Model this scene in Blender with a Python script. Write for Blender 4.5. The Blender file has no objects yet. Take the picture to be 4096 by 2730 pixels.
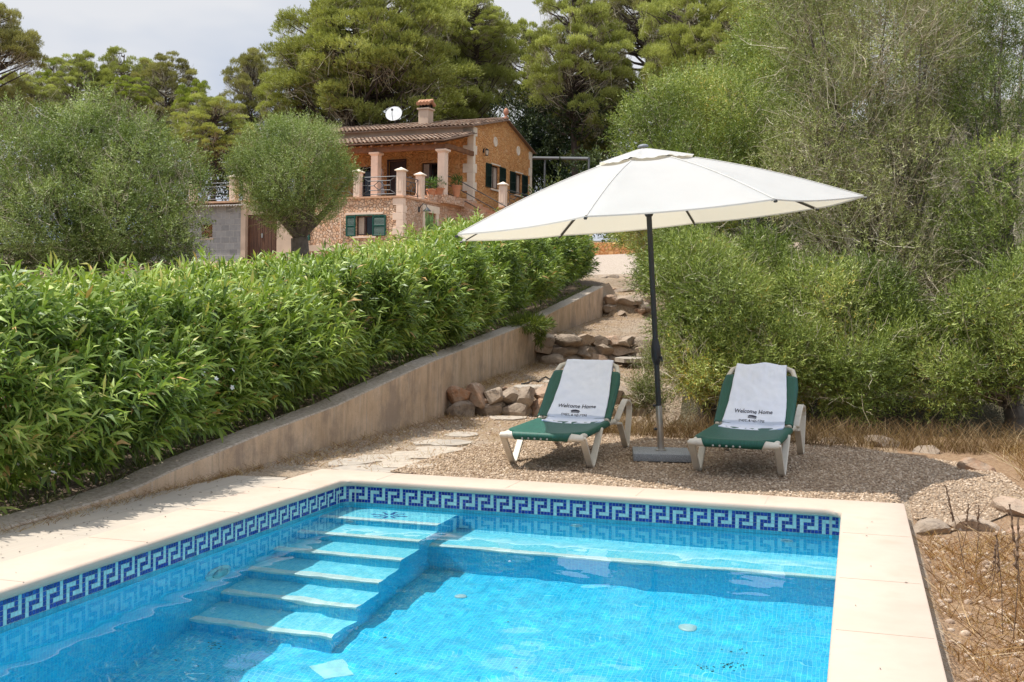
import bpy, bmesh, math, random
import numpy as np
from mathutils import Vector, Matrix, noise as mnoise
S = bpy.context.scene
COL = S.collection
R = math.radians
rng = np.random.default_rng(7)
random.seed(7)

# ---------------------------------------------------------------- helpers
def link(o, parent=None):
    COL.objects.link(o)
    if parent is not None: o.parent = parent
    return o

def tag(o, label=None, cat=None, group=None, kind=None):
    if label: o['label'] = label
    if cat: o['category'] = cat
    if group: o['group'] = group
    if kind: o['kind'] = kind
    return o

def thing(name, loc, label, cat, rz=0.0, group=None):
    o = bpy.data.objects.new(name, None); link(o)
    o.location = loc; o.rotation_euler = (0, 0, rz)
    return tag(o, label, cat, group)

class MB:
    """collects faces, builds ONE mesh object"""
    def __init__(s): s.v = []; s.f = []; s.m = []
    def add(s, vs, fs, m=0):
        b = len(s.v); s.v += [tuple(x) for x in vs]
        s.f += [tuple(b + i for i in f) for f in fs]; s.m += [m] * len(fs)
    def box(s, lo, hi, m=0, bev=0.0, M=None):
        x0, y0, z0 = lo; x1, y1, z1 = hi
        if bev > 0:
            bm = bmesh.new(); bmesh.ops.create_cube(bm, size=1)
            for v in bm.verts:
                v.co = Vector(((x0+x1)/2 + v.co.x*(x1-x0), (y0+y1)/2 + v.co.y*(y1-y0), (z0+z1)/2 + v.co.z*(z1-z0)))
            bmesh.ops.bevel(bm, geom=bm.edges[:], offset=bev, segments=2, profile=.5, affect='EDGES')
            vs = [v.co.copy() for v in bm.verts]
            bm.verts.index_update()
            fs = [[v.index for v in f.verts] for f in bm.faces]; bm.free()
        else:
            vs = [Vector(p) for p in ((x0,y0,z0),(x1,y0,z0),(x1,y1,z0),(x0,y1,z0),(x0,y0,z1),(x1,y0,z1),(x1,y1,z1),(x0,y1,z1))]
            fs = [(0,3,2,1),(4,5,6,7),(0,1,5,4),(1,2,6,5),(2,3,7,6),(3,0,4,7)]
        if M is not None: vs = [M @ v for v in vs]
        s.add(vs, fs, m); return s
    def prism(s, pts, z0, z1, m=0, M=None):
        n = len(pts)
        vs = [Vector((p[0], p[1], z0)) for p in pts] + [Vector((p[0], p[1], z1)) for p in pts]
        if M is not None: vs = [M @ v for v in vs]
        fs = [tuple(range(n-1, -1, -1)), tuple(range(n, 2*n))] + [(i, (i+1) % n, n+(i+1) % n, n+i) for i in range(n)]
        s.add(vs, fs, m); return s
    def tube(s, pts, rad, seg=8, m=0, cap=True, flat=1.0):
        pts = [Vector(p) for p in pts]; n = len(pts)
        if not hasattr(rad, '__len__'): rad = [rad]*n
        vs = []; up = None
        for i, p in enumerate(pts):
            t = (pts[min(i+1, n-1)] - pts[max(i-1, 0)]).normalized()
            if up is None:
                up = Vector((0,0,1)) if abs(t.z) < .9 else Vector((1,0,0))
            a = t.cross(up).normalized(); b = a.cross(t).normalized(); up = b
            for k in range(seg):
                an = 2*math.pi*k/seg
                vs.append(p + (a*math.cos(an) + b*math.sin(an)*flat)*rad[i])
        fs = [(i*seg+k, i*seg+(k+1) % seg, (i+1)*seg+(k+1) % seg, (i+1)*seg+k) for i in range(n-1) for k in range(seg)]
        if cap: fs += [tuple(range(seg-1, -1, -1)), tuple(range((n-1)*seg, n*seg))]
        s.add(vs, fs, m); return s
    def lathe(s, prof, seg=16, m=0, c=(0,0,0), M=None):
        vs = []; n = len(prof)
        for r, z in prof:
            for k in range(seg):
                a = 2*math.pi*k/seg
                v = Vector((c[0]+r*math.cos(a), c[1]+r*math.sin(a), c[2]+z))
                vs.append(M @ v if M is not None else v)
        fs = [(i*seg+k, i*seg+(k+1) % seg, (i+1)*seg+(k+1) % seg, (i+1)*seg+k) for i in range(n-1) for k in range(seg)]
        fs += [tuple(range(seg-1, -1, -1)), tuple(range((n-1)*seg, n*seg))]
        s.add(vs, fs, m); return s
    def build(s, name, mats, parent=None, smooth=False, fix=False):
        me = bpy.data.meshes.new(name)
        me.from_pydata(s.v, [], s.f)
        if not isinstance(mats, (list, tuple)): mats = [mats]
        for m in mats: me.materials.append(m)
        me.polygons.foreach_set('material_index', s.m)
        if smooth: me.polygons.foreach_set('use_smooth', [True]*len(s.f))
        if fix:
            bm = bmesh.new(); bm.from_mesh(me); bmesh.ops.recalc_face_normals(bm, faces=bm.faces); bm.to_mesh(me); bm.free()
        me.update()
        if smooth == 'auto': me.set_sharp_from_angle(angle=R(40))
        return link(bpy.data.objects.new(name, me), parent)

def npmesh(name, V, F, mat, parent=None, attrs=None, smooth=False):
    """V (n,3) F (m,k) uniform polygons -> mesh object; attrs {name: per-face floats}"""
    me = bpy.data.meshes.new(name)
    V = np.ascontiguousarray(V, dtype=np.float32); F = np.ascontiguousarray(F, dtype=np.int32)
    n, k = F.shape
    me.vertices.add(len(V)); me.vertices.foreach_set('co', V.ravel())
    me.loops.add(n*k); me.loops.foreach_set('vertex_index', F.ravel())
    me.polygons.add(n)
    me.polygons.foreach_set('loop_start', np.arange(0, n*k, k, dtype=np.int32))
    if attrs:
        for a, vals in attrs.items():
            at = me.attributes.new(a, 'FLOAT', 'FACE'); at.data.foreach_set('value', np.ascontiguousarray(vals, dtype=np.float32))
    me.materials.append(mat)
    me.update(calc_edges=True)
    if smooth: me.polygons.foreach_set('use_smooth', [True]*n)
    return link(bpy.data.objects.new(name, me), parent)

# ---------------------------------------------------------------- materials
class NT:
    def __init__(s, name):
        s.mat = bpy.data.materials.new(name); s.mat.use_nodes = True
        s.t = s.mat.node_tree; s.t.nodes.clear()
        s.out = s.t.nodes.new('ShaderNodeOutputMaterial')
    def n(s, typ, _in=None, **kw):
        nd = s.t.nodes.new('ShaderNode'+typ)
        for k, v in kw.items(): setattr(nd, k, v)
        if _in:
            for k, v in _in.items(): s.set(nd, k, v)
        return nd
    def set(s, nd, k, v):
        sock = nd.inputs[k]
        if isinstance(v, bpy.types.Node): v = v.outputs[0]
        if isinstance(v, bpy.types.NodeSocket): s.t.links.new(v, sock)
        else: sock.default_value = v
    def coords(s, kind='Object', scale=None, rot=None):
        c = s.n('TexCoord').outputs[kind]
        if scale is not None or rot is not None:
            m = s.n('Mapping', {'Vector': c})
            if scale is not None: m.inputs['Scale'].default_value = scale if hasattr(scale, '__len__') else (scale,)*3
            if rot is not None: m.inputs['Rotation'].default_value = rot
            return m.outputs[0]
        return c
    def noise(s, vec, sc, det=4, rough=.55, dist=0):
        return s.n('TexNoise', {'Vector': vec, 'Scale': sc, 'Detail': det, 'Roughness': rough, 'Distortion': dist})
    def vor(s, vec, sc, feat='F1', rnd=1.0):
        return s.n('TexVoronoi', {'Vector': vec, 'Scale': sc, 'Randomness': rnd}, feature=feat)
    def ramp(s, fac, stops, interp='LINEAR'):
        r = s.n('ValToRGB', {'Fac': fac}); e = r.color_ramp; e.interpolation = interp
        while len(e.elements) < len(stops): e.elements.new(.5)
        for el, (p, c) in zip(e.elements, stops):
            el.position = p; el.color = c if len(c) == 4 else (*c, 1)
        return r.outputs[0]
    def mix(s, fac, a, b, mode='MIX'):
        m = s.n('Mix', data_type='RGBA', blend_type=mode)
        s.set(m, 0, fac); s.set(m, 6, a if not isinstance(a, tuple) or len(a) == 4 else (*a, 1))
        s.set(m, 7, b if not isinstance(b, tuple) or len(b) == 4 else (*b, 1)); return m.outputs[2]
    def math(s, op, a, b=0.0, c=None):
        m = s.n('Math', operation=op); s.set(m, 0, a); s.set(m, 1, b)
        if c is not None: s.set(m, 2, c)
        return m.outputs[0]
    def bump(s, h, strength=.3, dist=.01, normal=None):
        b = s.n('Bump', {'Height': h, 'Strength': strength, 'Distance': dist})
        if normal is not None: s.set(b, 'Normal', normal)
        return b.outputs[0]
    def bsdf(s, color, rough=.8, normal=None, **kw):
        b = s.n('BsdfPrincipled')
        s.set(b, 'Base Color', color if not isinstance(color, tuple) or len(color) == 4 else (*color, 1)); s.set(b, 'Roughness', rough)
        if normal is not None: s.set(b, 'Normal', normal)
        for k, v in kw.items(): s.set(b, k.replace('_', ' '), v)
        return b
    def finish(s, sh):
        s.t.links.new(sh.outputs[0] if isinstance(sh, bpy.types.Node) else sh, s.out.inputs[0]); return s.mat

def hsvish(c, f): return tuple(min(1, x*f) for x in c)

def plain(name, col, rough=.6, var=.12, sc=8, bump=.15, bsc=60, metal=0.0, dist=.003):
    n = NT(name); c = n.coords()
    col1 = n.ramp(n.noise(c, sc, 5), [(.3, hsvish(col, 1-var)), (.7, hsvish(col, 1+var))])
    return n.finish(n.bsdf(col1, rough, n.bump(n.noise(c, bsc, 3), bump, dist), Metallic=metal))

def leafmat(name, stops, rough=.5, trans=.35, spec=.3):
    """stops: colour ramp over per-leaf 'tint'"""
    n = NT(name)
    a = n.n('Attribute', attribute_name='tint').outputs['Fac']
    col = n.ramp(a, stops)
    p = n.bsdf(col, rough); p.inputs['Specular IOR Level'].default_value = spec
    tr = n.n('BsdfTranslucent', {'Color': n.mix(1.0, col, (1.0, 1.05, .55), 'MULTIPLY')})
    m = n.n('MixShader', {0: trans}); n.t.links.new(p.outputs[0], m.inputs[1]); n.t.links.new(tr.outputs[0], m.inputs[2])
    return n.finish(m)

# ---------------------------------------------------------------- camera
PSI, CH, FPX, ROLL = .2985, 1.3657, 4494.79, -.0131
cam_d = bpy.data.cameras.new('camera'); cam = bpy.data.objects.new('camera', cam_d); COL.objects.link(cam)
cam_d.sensor_width = 36; cam_d.lens = 36*FPX/4096; cam_d.shift_y = -(1365-1236.67)/4096
cam_d.clip_start = .05; cam_d.clip_end = 2000
cam.location = (0, 0, CH); cam.rotation_mode = 'QUATERNION'
cam.rotation_quaternion = (Matrix.Rotation(PSI, 3, 'Z') @ Matrix.Rotation(R(90), 3, 'X') @ Matrix.Rotation(-ROLL, 3, 'Z')).to_quaternion()
S.camera = cam

# ---------------------------------------------------------------- light
SUN_EL, SUN_AZ = R(66), math.atan2(-.24, -1.0)     # where the sun stands (direction to it, from +X)
sd = Vector((math.cos(SUN_EL)*math.cos(SUN_AZ), math.cos(SUN_EL)*math.sin(SUN_AZ), math.sin(SUN_EL)))
sun_d = bpy.data.lights.new('sun', 'SUN'); sun = bpy.data.objects.new('sun', sun_d); COL.objects.link(sun)
sun_d.energy = 5.0; sun_d.angle = R(.5); sun_d.color = (1, .965, .90)
sun.rotation_mode = 'QUATERNION'; sun.rotation_quaternion = sd.to_track_quat('Z', 'Y')
sun.location = (0, 0, 30)
W = bpy.data.worlds.new('World'); S.world = W; W.use_nodes = True
wt = W.node_tree; wt.nodes.clear()
wo = wt.nodes.new('ShaderNodeOutputWorld'); bg = wt.nodes.new('ShaderNodeBackground'); sky = wt.nodes.new('ShaderNodeTexSky')
sky.sky_type = 'NISHITA'; sky.sun_disc = False; sky.sun_elevation = SUN_EL; sky.sun_rotation = math.pi/2 - SUN_AZ
sky.air_density = 1.0; sky.dust_density = 1.5
tc = wt.nodes.new('ShaderNodeTexCoord'); mp = wt.nodes.new('ShaderNodeMapping'); mp.inputs['Scale'].default_value = (1.0, 1.0, 2.6)
nz = wt.nodes.new('ShaderNodeTexNoise'); nz.inputs['Scale'].default_value = 1.7; nz.inputs['Detail'].default_value = 5; nz.inputs['Roughness'].default_value = .5
wt.links.new(tc.outputs['Generated'], mp.inputs[0]); wt.links.new(mp.outputs[0], nz.inputs['Vector'])
cr_ = wt.nodes.new('ShaderNodeValToRGB'); cr_.color_ramp.elements[0].position = .44; cr_.color_ramp.elements[0].color = (4.5, 5.4, 7.0, 1)
cr_.color_ramp.elements[1].position = .60; cr_.color_ramp.elements[1].color = (8.0, 8.1, 8.4, 1)
wt.links.new(nz.outputs[0], cr_.inputs[0])
mx = wt.nodes.new('ShaderNodeMix'); mx.data_type = 'RGBA'; mx.inputs[0].default_value = .93
wt.links.new(sky.outputs[0], mx.inputs[6]); wt.links.new(cr_.outputs[0], mx.inputs[7])
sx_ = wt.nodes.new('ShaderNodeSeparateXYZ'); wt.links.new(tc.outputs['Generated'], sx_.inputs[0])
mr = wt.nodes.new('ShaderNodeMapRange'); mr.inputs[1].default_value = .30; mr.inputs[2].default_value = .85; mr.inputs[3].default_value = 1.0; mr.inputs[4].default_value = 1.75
wt.links.new(sx_.outputs[2], mr.inputs[0])                # upper sky, out of view, brightened to add fill light
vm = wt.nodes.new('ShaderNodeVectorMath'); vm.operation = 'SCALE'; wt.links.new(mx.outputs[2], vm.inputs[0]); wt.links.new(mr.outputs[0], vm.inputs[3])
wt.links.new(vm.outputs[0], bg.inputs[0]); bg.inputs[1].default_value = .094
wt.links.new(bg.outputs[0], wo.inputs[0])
vs = S.view_settings; vs.view_transform = 'Standard'; vs.look = 'None'; vs.exposure = .14; vs.gamma = 1; vs.use_curve_mapping = False
cy = S.cycles
cy.max_bounces = 8; cy.diffuse_bounces = 4; cy.glossy_bounces = 3; cy.transmission_bounces = 6; cy.transparent_max_bounces = 8
cy.caustics_reflective = False; cy.caustics_refractive = True; cy.blur_glossy = .5
cy.sample_clamp_indirect = 6; cy.use_adaptive_sampling = True; cy.adaptive_threshold = .015
cy.use_denoising = True
try: cy.denoiser = 'OPENIMAGEDENOISE'
except Exception: pass
# ---------------------------------------------------------------- swimming pool
XL, XR, YF, YN, WZ = -3.898, -.063, 8.187, -2.0, -.21
CW = .40                                            # coping width
def mosaic(name, axes, light, dark, grout, tile=.025, rough=.25, stain=0.0):
    n = NT(name); c = n.coords()
    sp = n.n('SeparateXYZ', {0: c})
    cb = n.n('CombineXYZ', {0: sp.outputs[axes[0]], 1: sp.outputs[axes[1]], 2: 0.0})
    b = n.n('TexBrick', {'Vector': cb, 'Color1': (0, 0, 0, 1), 'Color2': (1, 1, 1, 1), 'Mortar': (.5, .5, .5, 1), 'Scale': 1.0,
            'Mortar Size': .0012, 'Mortar Smooth': .2, 'Bias': 0.0, 'Brick Width': tile, 'Row Height': tile})
    b.offset = 0.0; b.squash = 1.0
    col = n.mix(b.outputs['Color'], dark, light)
    col = n.mix(n.math('MULTIPLY', n.noise(c, 1.3, 4), .5), col, hsvish(dark, .9))
    if stain:
        m = n.ramp(n.noise(c, 2.2, 6, .7), [(.62, (0, 0, 0)), (.70, (1, 1, 1))])
        m2 = n.ramp(n.noise(c, 25, 4, .7), [(.5, (0, 0, 0)), (.6, (1, 1, 1))])
        col = n.mix(n.math('MULTIPLY', n.math('MULTIPLY', m, m2), stain), col, (.03, .07, .05))
    col = n.mix(b.outputs['Fac'], col, grout)
    return n.finish(n.bsdf(col, rough, n.bump(n.math('SUBTRACT', 1.0, b.outputs['Fac']), .25, .001)))
LT, DK, GR = (.030, .74, .97), (.004, .50, .82), (.20, .78, .88)
m_floor = mosaic('mosaic_floor', 'XY', LT, DK, GR, stain=.5)
m_wx = mosaic('mosaic_wall_x', 'XZ', LT, DK, GR)
m_wy = mosaic('mosaic_wall_y', 'YZ', LT, DK, GR)
m_nose = mosaic('mosaic_nosing', 'XY', (.78, .95, .90), (.62, .88, .84), (.6, .8, .76))

n = NT('coping_stone'); c = n.coords()
col = n.ramp(n.noise(c, 2.2, 6, .6), [(.3, (.49, .380, .295)), (.55, (.535, .425, .335)), (.75, (.48, .36, .27))])
st = n.ramp(n.noise(n.coords(scale=(3, 30, 10)), 3, 5, .7), [(.60, (0, 0, 0)), (.72, (1, 1, 1))])
col = n.mix(n.math('MULTIPLY', st, .22), col, (.50, .30, .17))
col = n.mix(n.ramp(n.noise(c, .9, 5, .7), [(.45, (0, 0, 0)), (.7, (.35, .35, .35))]), col, (.44, .34, .27))
col = n.mix(n.ramp(n.noise(c, 240, 2), [(.62, (0, 0, 0)), (.75, (.5, .5, .5))]), col, (.36, .29, .22))
m_coping = n.finish(n.bsdf(col, .75, n.bump(n.noise(c, 180, 4), .25, .002)))

def rounded_rect(x0, x1, y0, y1, r, seg=6, only_far=True):
    pts = [(x0, y0), (x1, y0)]
    for k in range(seg+1):
        a = k/seg*math.pi/2; pts.append((x1-r+r*math.cos(a), y1-r+r*math.sin(a)))
    for k in range(seg+1):
        a = math.pi/2 + k/seg*math.pi/2; pts.append((x0+r+r*math.cos(a), y1-r+r*math.sin(a)))
    return pts

pool = thing('swimming_pool', ((XL+XR)/2, YF/2, 0), 'turquoise mosaic tiled swimming pool with blue greek key band and cream stone coping', 'swimming pool')
PI = pool.location.copy()
def pbuild(mb, name, mats, parent=None, **k):
    o = mb.build(name, mats, None, **k); o.parent = parent or pool
    off = PI if parent is None else Vector((0, 0, 0))
    if parent is None: o.matrix_parent_inverse = Matrix.Translation(-PI)
    return o

# coping: profile swept around the (round cornered) inner outline; U shape open towards the camera's near end closed too
def coping_ring():
    mb = MB()
    RI = .11
    inner = rounded_rect(XL+.03, XR-.03, YN, YF-.03, RI)
    # profile: offsets outward from inner edge (o) and z
    prof = [(0.004, -.052), (0, -.040), (0, -.018), (.006, -.006), (.018, 0.0), (CW+.03-.008, 0.0), (CW+.03, -.006), (CW+.03, -.16)]
    cx, cy_ = (XL+XR)/2, 4
    def offs(o):
        rr = []
        x0, x1, y0, y1 = XL+.03-o, XR-.03+o, YN-o, YF-.03+o
        r = max(RI - o, .012) if o < .2 else .02
        return rounded_rect(x0, x1, y0, y1, r)
    rings = [offs(o) for o, z in prof]; nn = len(rings[0])
    vs = [(p[0], p[1], prof[i][1]) for i, rg in enumerate(rings) for p in rg]
    fs = []
    for i in range(len(prof)-1):
        for k in range(nn):
            k2 = (k+1) % nn
            fs.append((i*nn+k, i*nn+k2, (i+1)*nn+k2, (i+1)*nn+k))
    mb.add(vs, fs)
    # underside lip
    lo = [(p[0], p[1], -.052) for p in rings[0]]; hi = [(p[0], p[1], -.052) for p in offs(.05)]
    mb.add(lo+hi, [(k, nn+k, nn+(k+1) % nn, (k+1) % nn) for k in range(nn)])
    return mb
cop = pbuild(coping_ring(), 'coping', m_coping, smooth='auto', fix=True)
# joints between coping stones: thin grooves filled with mortar
m_mortar = plain('joint_mortar', (.46, .37, .29), .9)
for (x0, x1, y0, y1) in [(XR+.0-.03, XR+CW, y, y+.007) for y in (7.30, 6.05, 5.05, 4.25, 3.2)] + \
        [(XL-CW, XL+.03, y, y+.007) for y in (7.55, 6.55, 5.55, 4.55, 3.6)] + \
        [(x, x+.007, YF-.03, YF+CW) for x in (-3.62, -2.55, -1.55, -.62)]:
    pbuild(MB().box((x0+.02, y0, -.003) if x1-x0 > .1 else (x0, y0+.02, -.003), (x1-.012, y1, .0015) if x1-x0 > .1 else (x1, y1-.012, .0015)), 'coping_joint', m_mortar)

# tile band (individual mosaic tiles): rows counted down from the coping
KEY = ['111110', '100010', '101110', '101000', '101111']
ZT = -.061; T = .025
m_tw = NT('band_pale_tile'); a = m_tw.n('Attribute', attribute_name='tint').outputs['Fac']
m_tw = m_tw.finish(m_tw.bsdf(m_tw.ramp(a, [(0, (.36, .60, .60)), (1, (.48, .72, .70))]), .2))
m_tb = NT('band_blue_tile'); a = m_tb.n('Attribute', attribute_name='tint').outputs['Fac']
m_tb = m_tb.finish(m_tb.bsdf(m_tb.ramp(a, [(0, (.008, .022, .20)), (.9, (.012, .035, .30)), (1, (.02, .09, .38))]), .2))
m_tm = NT('waterline_tile'); a = m_tm.n('Attribute', attribute_name='tint').outputs['Fac']
m_tm = m_tm.finish(m_tm.bsdf(m_tm.ramp(a, [(0, (.03, .28, .40)), (1, (.06, .38, .50))]), .2))
m_grout = plain('band_grout', (.52, .62, .58), .8)
def band(org, du, length, phase, nrm):
    """tile quads: org corner at top of pattern row; du horizontal unit vector"""
    V = []; F = []; MI = []; TN = []
    org = np.array(org); du = np.array(du); nrm = np.array(nrm)
    ncol = int(length/T)
    g = .00115
    for c in range(ncol):
        for r in range(-1, 7):
            if 0 <= r < 5:
                mi = 1 if KEY[r][(c-phase) % 6] == '1' else 0
            else: mi = 0 if r < 0 else 2
            j = rng.uniform(-.0004, .0004, 2)
            tz = 1.0
            p = org + du*(c*T+g+j[0]) + np.array([0, 0, -r*T-g+j[1]]) + nrm*(.0022+rng.uniform(0, .0005))
            w = du*(T-2*g); h = np.array([0, 0, -(T-2*g)])
            b = len(V); V += [p, p+w, p+w+h, p+h]; F.append((b, b+3, b+2, b+1)); MI.append(mi); TN.append(rng.random())
    return V, F, MI, TN
def band_obj(parts):
    V = []; F = []; MI = []; TN = []
    for v, f, m, t in parts:
        b = len(V); V += v; F += [tuple(b+i for i in q) for q in f]; MI += m; TN += t
    me = bpy.data.meshes.new('tile_band'); me.from_pydata([tuple(v) for v in V], [], F)
    for m in (m_tw, m_tb, m_tm): me.materials.append(m)
    me.polygons.foreach_set('material_index', MI)
    at = me.attributes.new('tint', 'FLOAT', 'FACE'); at.data.foreach_set('value', TN)
    o = link(bpy.data.objects.new('tile_band', me), pool); o.matrix_parent_inverse = Matrix.Translation(-PI); return o
RC = .09
# far wall straight part: key column 0 sits at x = -3.6963 + .15k
fx0 = XL+RC; fx1 = XR-RC
def phase_for(start, ref): return int(round((ref-start)/T)) % 6
fs0 = -3.6963 - 4*T                                    # tile grid start
parts = [band((fs0, YF, ZT), (1, 0, 0), fx1-fs0, phase_for(fs0, -3.6963), (0, -1, 0))]
ls0 = 4.56 - .15*44                                     # left wall: key start at y = 4.56 + .15k
parts.append(band((XL, ls0, ZT), (0, 1, 0), YF-RC-ls0, 0, (1, 0, 0)))
# corners: arcs
def arc(cx, cy_, a0, a1, inv, ph0):
    out = []; L = abs(a1-a0)*RC; nc = max(1, int(round(L/T)))
    for c in range(nc):
        aa = a0+(a1-a0)*(c)/nc; ab = a0+(a1-a0)*(c+1)/nc
        p = np.array([cx+RC*math.cos(aa), cy_+RC*math.sin(aa)]); q = np.array([cx+RC*math.cos(ab), cy_+RC*math.sin(ab)])
        d = (q-p); l = np.linalg.norm(d); d /= l
        for r in range(-1, 7):
            mi = (1 if KEY[r][(c+ph0) % 6] == '1' else 0) if 0 <= r < 5 else (0 if r < 0 else 2)
            nr = np.array([cx, cy_]) - (p+q)/2; nr /= np.linalg.norm(nr)
            P = np.array([*(p+d*.001+nr*.002), ZT-r*T-.001]); w = np.array([*(d*(l-.002)), 0]); h = np.array([0, 0, -(T-.002)])
            out.append((P, w, h, mi))
    V = []; F = []; MI = []; TN = []
    for P, w, h, mi in out:
        b = len(V); V += [P, P+w, P+w+h, P+h]; F.append((b, b+3, b+2, b+1)); MI.append(mi); TN.append(rng.random())
    return V, F, MI, TN
parts.append(arc(XL+RC, YF-RC, math.pi, math.pi/2, 1, int((YF-RC-ls0)/T) % 6))
parts.append(arc(XR-RC, YF-RC, math.pi/2, 0, 1, (int((fx1-fs0)/T)-phase_for(fs0, -3.6963)) % 6))
parts.append(band((XR, YF-RC, ZT), (0, -1, 0), 8, 0, (-1, 0, 0)))
band_obj(parts)
# grout backing + shell walls
shell_out = rounded_rect(XL, XR, YN, YF, RC, 6)
def wall_strip(pts, z0, z1, closed=True):
    nn = len(pts); vs = [(p[0], p[1], z1) for p in pts] + [(p[0], p[1], z0) for p in pts]
    return vs, [(k, (k+1) % nn, nn+(k+1) % nn, nn+k) for k in range(nn)]
mb = MB(); v, f = wall_strip(shell_out, -.19, -.02); mb.add(v, f); pbuild(mb, 'grout_band', m_grout)
def floor_z(y): return -1.45 - .14*(7.58-min(y, 7.58)) if y > 3 else -1.45-.14*4.58
mb = MB()
nn = len(shell_out)
for k in range(nn):
    p, q = shell_out[k], shell_out[(k+1) % nn]
    d = (abs(q[0]-p[0]), abs(q[1]-p[1])); m = 0 if d[0] >= d[1] else 1
    mb.add([(p[0], p[1], -.19), (q[0], q[1], -.19), (q[0], q[1], -2.3), (p[0], p[1], -2.3)], [(0, 3, 2, 1)], m)
pbuild(mb, 'basin_wall', [m_wx, m_wy])
mb = MB(); ys = [YN-.1, 3.0, 7.58, YF+.02]
zs = [floor_z(3), floor_z(3), -1.45, -1.45]
for i in range(3): mb.add([(XL-.01, ys[i], zs[i]), (XR+.01, ys[i], zs[i]), (XR+.01, ys[i+1], zs[i+1]), (XL-.01, ys[i+1], zs[i+1])], [(0, 1, 2, 3)])
pbuild(mb, 'basin_floor', m_floor)
# submerged bench along the far wall
SX = -2.94
def step_block(x0, x1, y0, y1, z0, zt, side=True):
    mb = MB(); nz_ = .07; b = .012
    # tread
    mb.add([(x0, y0+nz_, zt), (x1, y0+nz_, zt), (x1, y1, zt), (x0, y1, zt)], [(0, 1, 2, 3)], 0)
    # rounded pale nosing (three facets)
    prof = [(y0+nz_, zt), (y0+.012, zt-.001), (y0+.003, zt-.006), (y0, zt-.016), (y0, zt-.045)]
    for (ya, za), (yb, zb) in zip(prof, prof[1:]):
        mb.add([(x0, yb, zb), (x1, yb, zb), (x1, ya, za), (x0, ya, za)], [(0, 1, 2, 3)], 3)
    mb.add([(x0, y0+.002, z0), (x1, y0+.002, z0), (x1, y0+.002, zt-.045), (x0, y0+.002, zt-.045)], [(0, 1, 2, 3)], 1)
    if side:
        mb.add([(x1, y0, z0), (x1, y1, z0), (x1, y1, zt), (x1, y0, zt)], [(0, 1, 2, 3)], 2)
    return mb
m_tread = mosaic('mosaic_tread', 'XY', (.27, .88, .98), (.11, .70, .88), (.4, .88, .92))
SM = [m_tread, m_wx, m_wy, m_nose]
pbuild(step_block(SX, XR+.005, 7.58, YF+.01, -1.5, -.80, False), 'bench', SM)
TR = [(7.76, -.325), (7.40, -.545), (7.06, -.775), (6.70, -1.00), (6.37, -1.23), (6.02, -1.455)]
yb = YF+.01
for (y0, zt) in TR:
    pbuild(step_block(XL-.005, SX, y0, yb, -1.9, zt), 'step', SM); yb = y0+.004
# blue star of darker tiles on the top step
mb = MB(); cx, cy_ = -3.42, 7.98; z = -.3225
for a_, w_, l_ in [(0, .020, .15), (90, .020, .13), (45, .014, .13), (135, .014, .13)]:
    for sg in (1, -1):
        a = R(a_); d = Vector((math.cos(a), math.sin(a), 0))*sg; nrm = Vector((-d.y, d.x, 0))
        for k in range(4):
            p = Vector((cx, cy_, z)) + d*(.03+(l_-.03)*(k/4)); q = p + d*((l_-.03)/4-.002)
            o_ = nrm*(w_*.5 + (.006 if k % 2 else 0))
            mb.add([p-o_, q-o_, q+o_, p+o_], [(0, 1, 2, 3)])
pbuild(mb, 'star_inlay', plain('star_blue', (.02, .05, .30), .3), fix=True)
# pale inlay tile on the floor near the stairs
def fl(x, y): return (x, y, floor_z(y)+.004)
m_inlay = plain('pale_inlay', (.34, .80, .82), .4, sc=20)
mb = MB(); mb.add([fl(-2.96, 5.80), fl(-2.82, 5.68), fl(-2.68, 5.80), fl(-2.82, 5.92)], [(0, 1, 2, 3)]); pbuild(mb, 'floor_inlay', m_inlay)
# lamp in the left wall, jets, drain
m_white = plain('pool_fitting_white', (.42, .66, .66), .4)
m_lens = plain('lamp_lens', (.30, .55, .55), .2)
def disc_on(mb, c, nrm, prof, seg=24, m=0):
    M = Vector(nrm).to_track_quat('Z', 'Y').to_matrix().to_4x4(); M.translation = Vector(c)
    mb.lathe(prof, seg, m, (0, 0, 0), M)
mb = MB(); disc_on(mb, (XL, 6.33, -.775), (1, 0, 0), [(.145, 0), (.145, .012), (.135, .02), (.10, .022), (.095, .018)])
lamp = pbuild(mb, 'underwater_light', m_white, smooth='auto')
mb = MB(); disc_on(mb, (XL, 6.33, -.775), (1, 0, 0), [(.09, .018), (.088, .03), (.05, .036), (0.001, .038)])
pbuild(mb, 'lens', m_lens, lamp, smooth=True); 
for (x, z) in ((-1.99, -.40), (-.46, -.40)):
    mb = MB(); disc_on(mb, (x, YF, z), (0, -1, 0), [(.045, 0), (.045, .01), (.036, .014), (.018, .012), (.016, .004)]); pbuild(mb, 'water_jet', m_white, smooth='auto')
mb = MB(); disc_on(mb, (-3.65, 7.76, -.43), (0, -1, 0), [(.04, 0), (.04, .01), (.03, .014), (.014, .012), (.012, .004)]); pbuild(mb, 'water_jet', m_white, smooth='auto')
yd = 6.98
mb = MB(); disc_on(mb, (-.98, yd, floor_z(yd)), (0, -.14, 1), [(.055, 0), (.055, .012), (.045, .02), (.02, .022), (.001, .022)]); pbuild(mb, 'floor_drain', m_white, smooth='auto')
mb = MB(); disc_on(mb, (-2.52, 7.1, floor_z(7.1)), (0, -.14, 1), [(.045, 0), (.045, .012), (.035, .02), (.02, .022), (.001, .022)]); pbuild(mb, 'floor_drain', m_white, smooth='auto')

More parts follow.
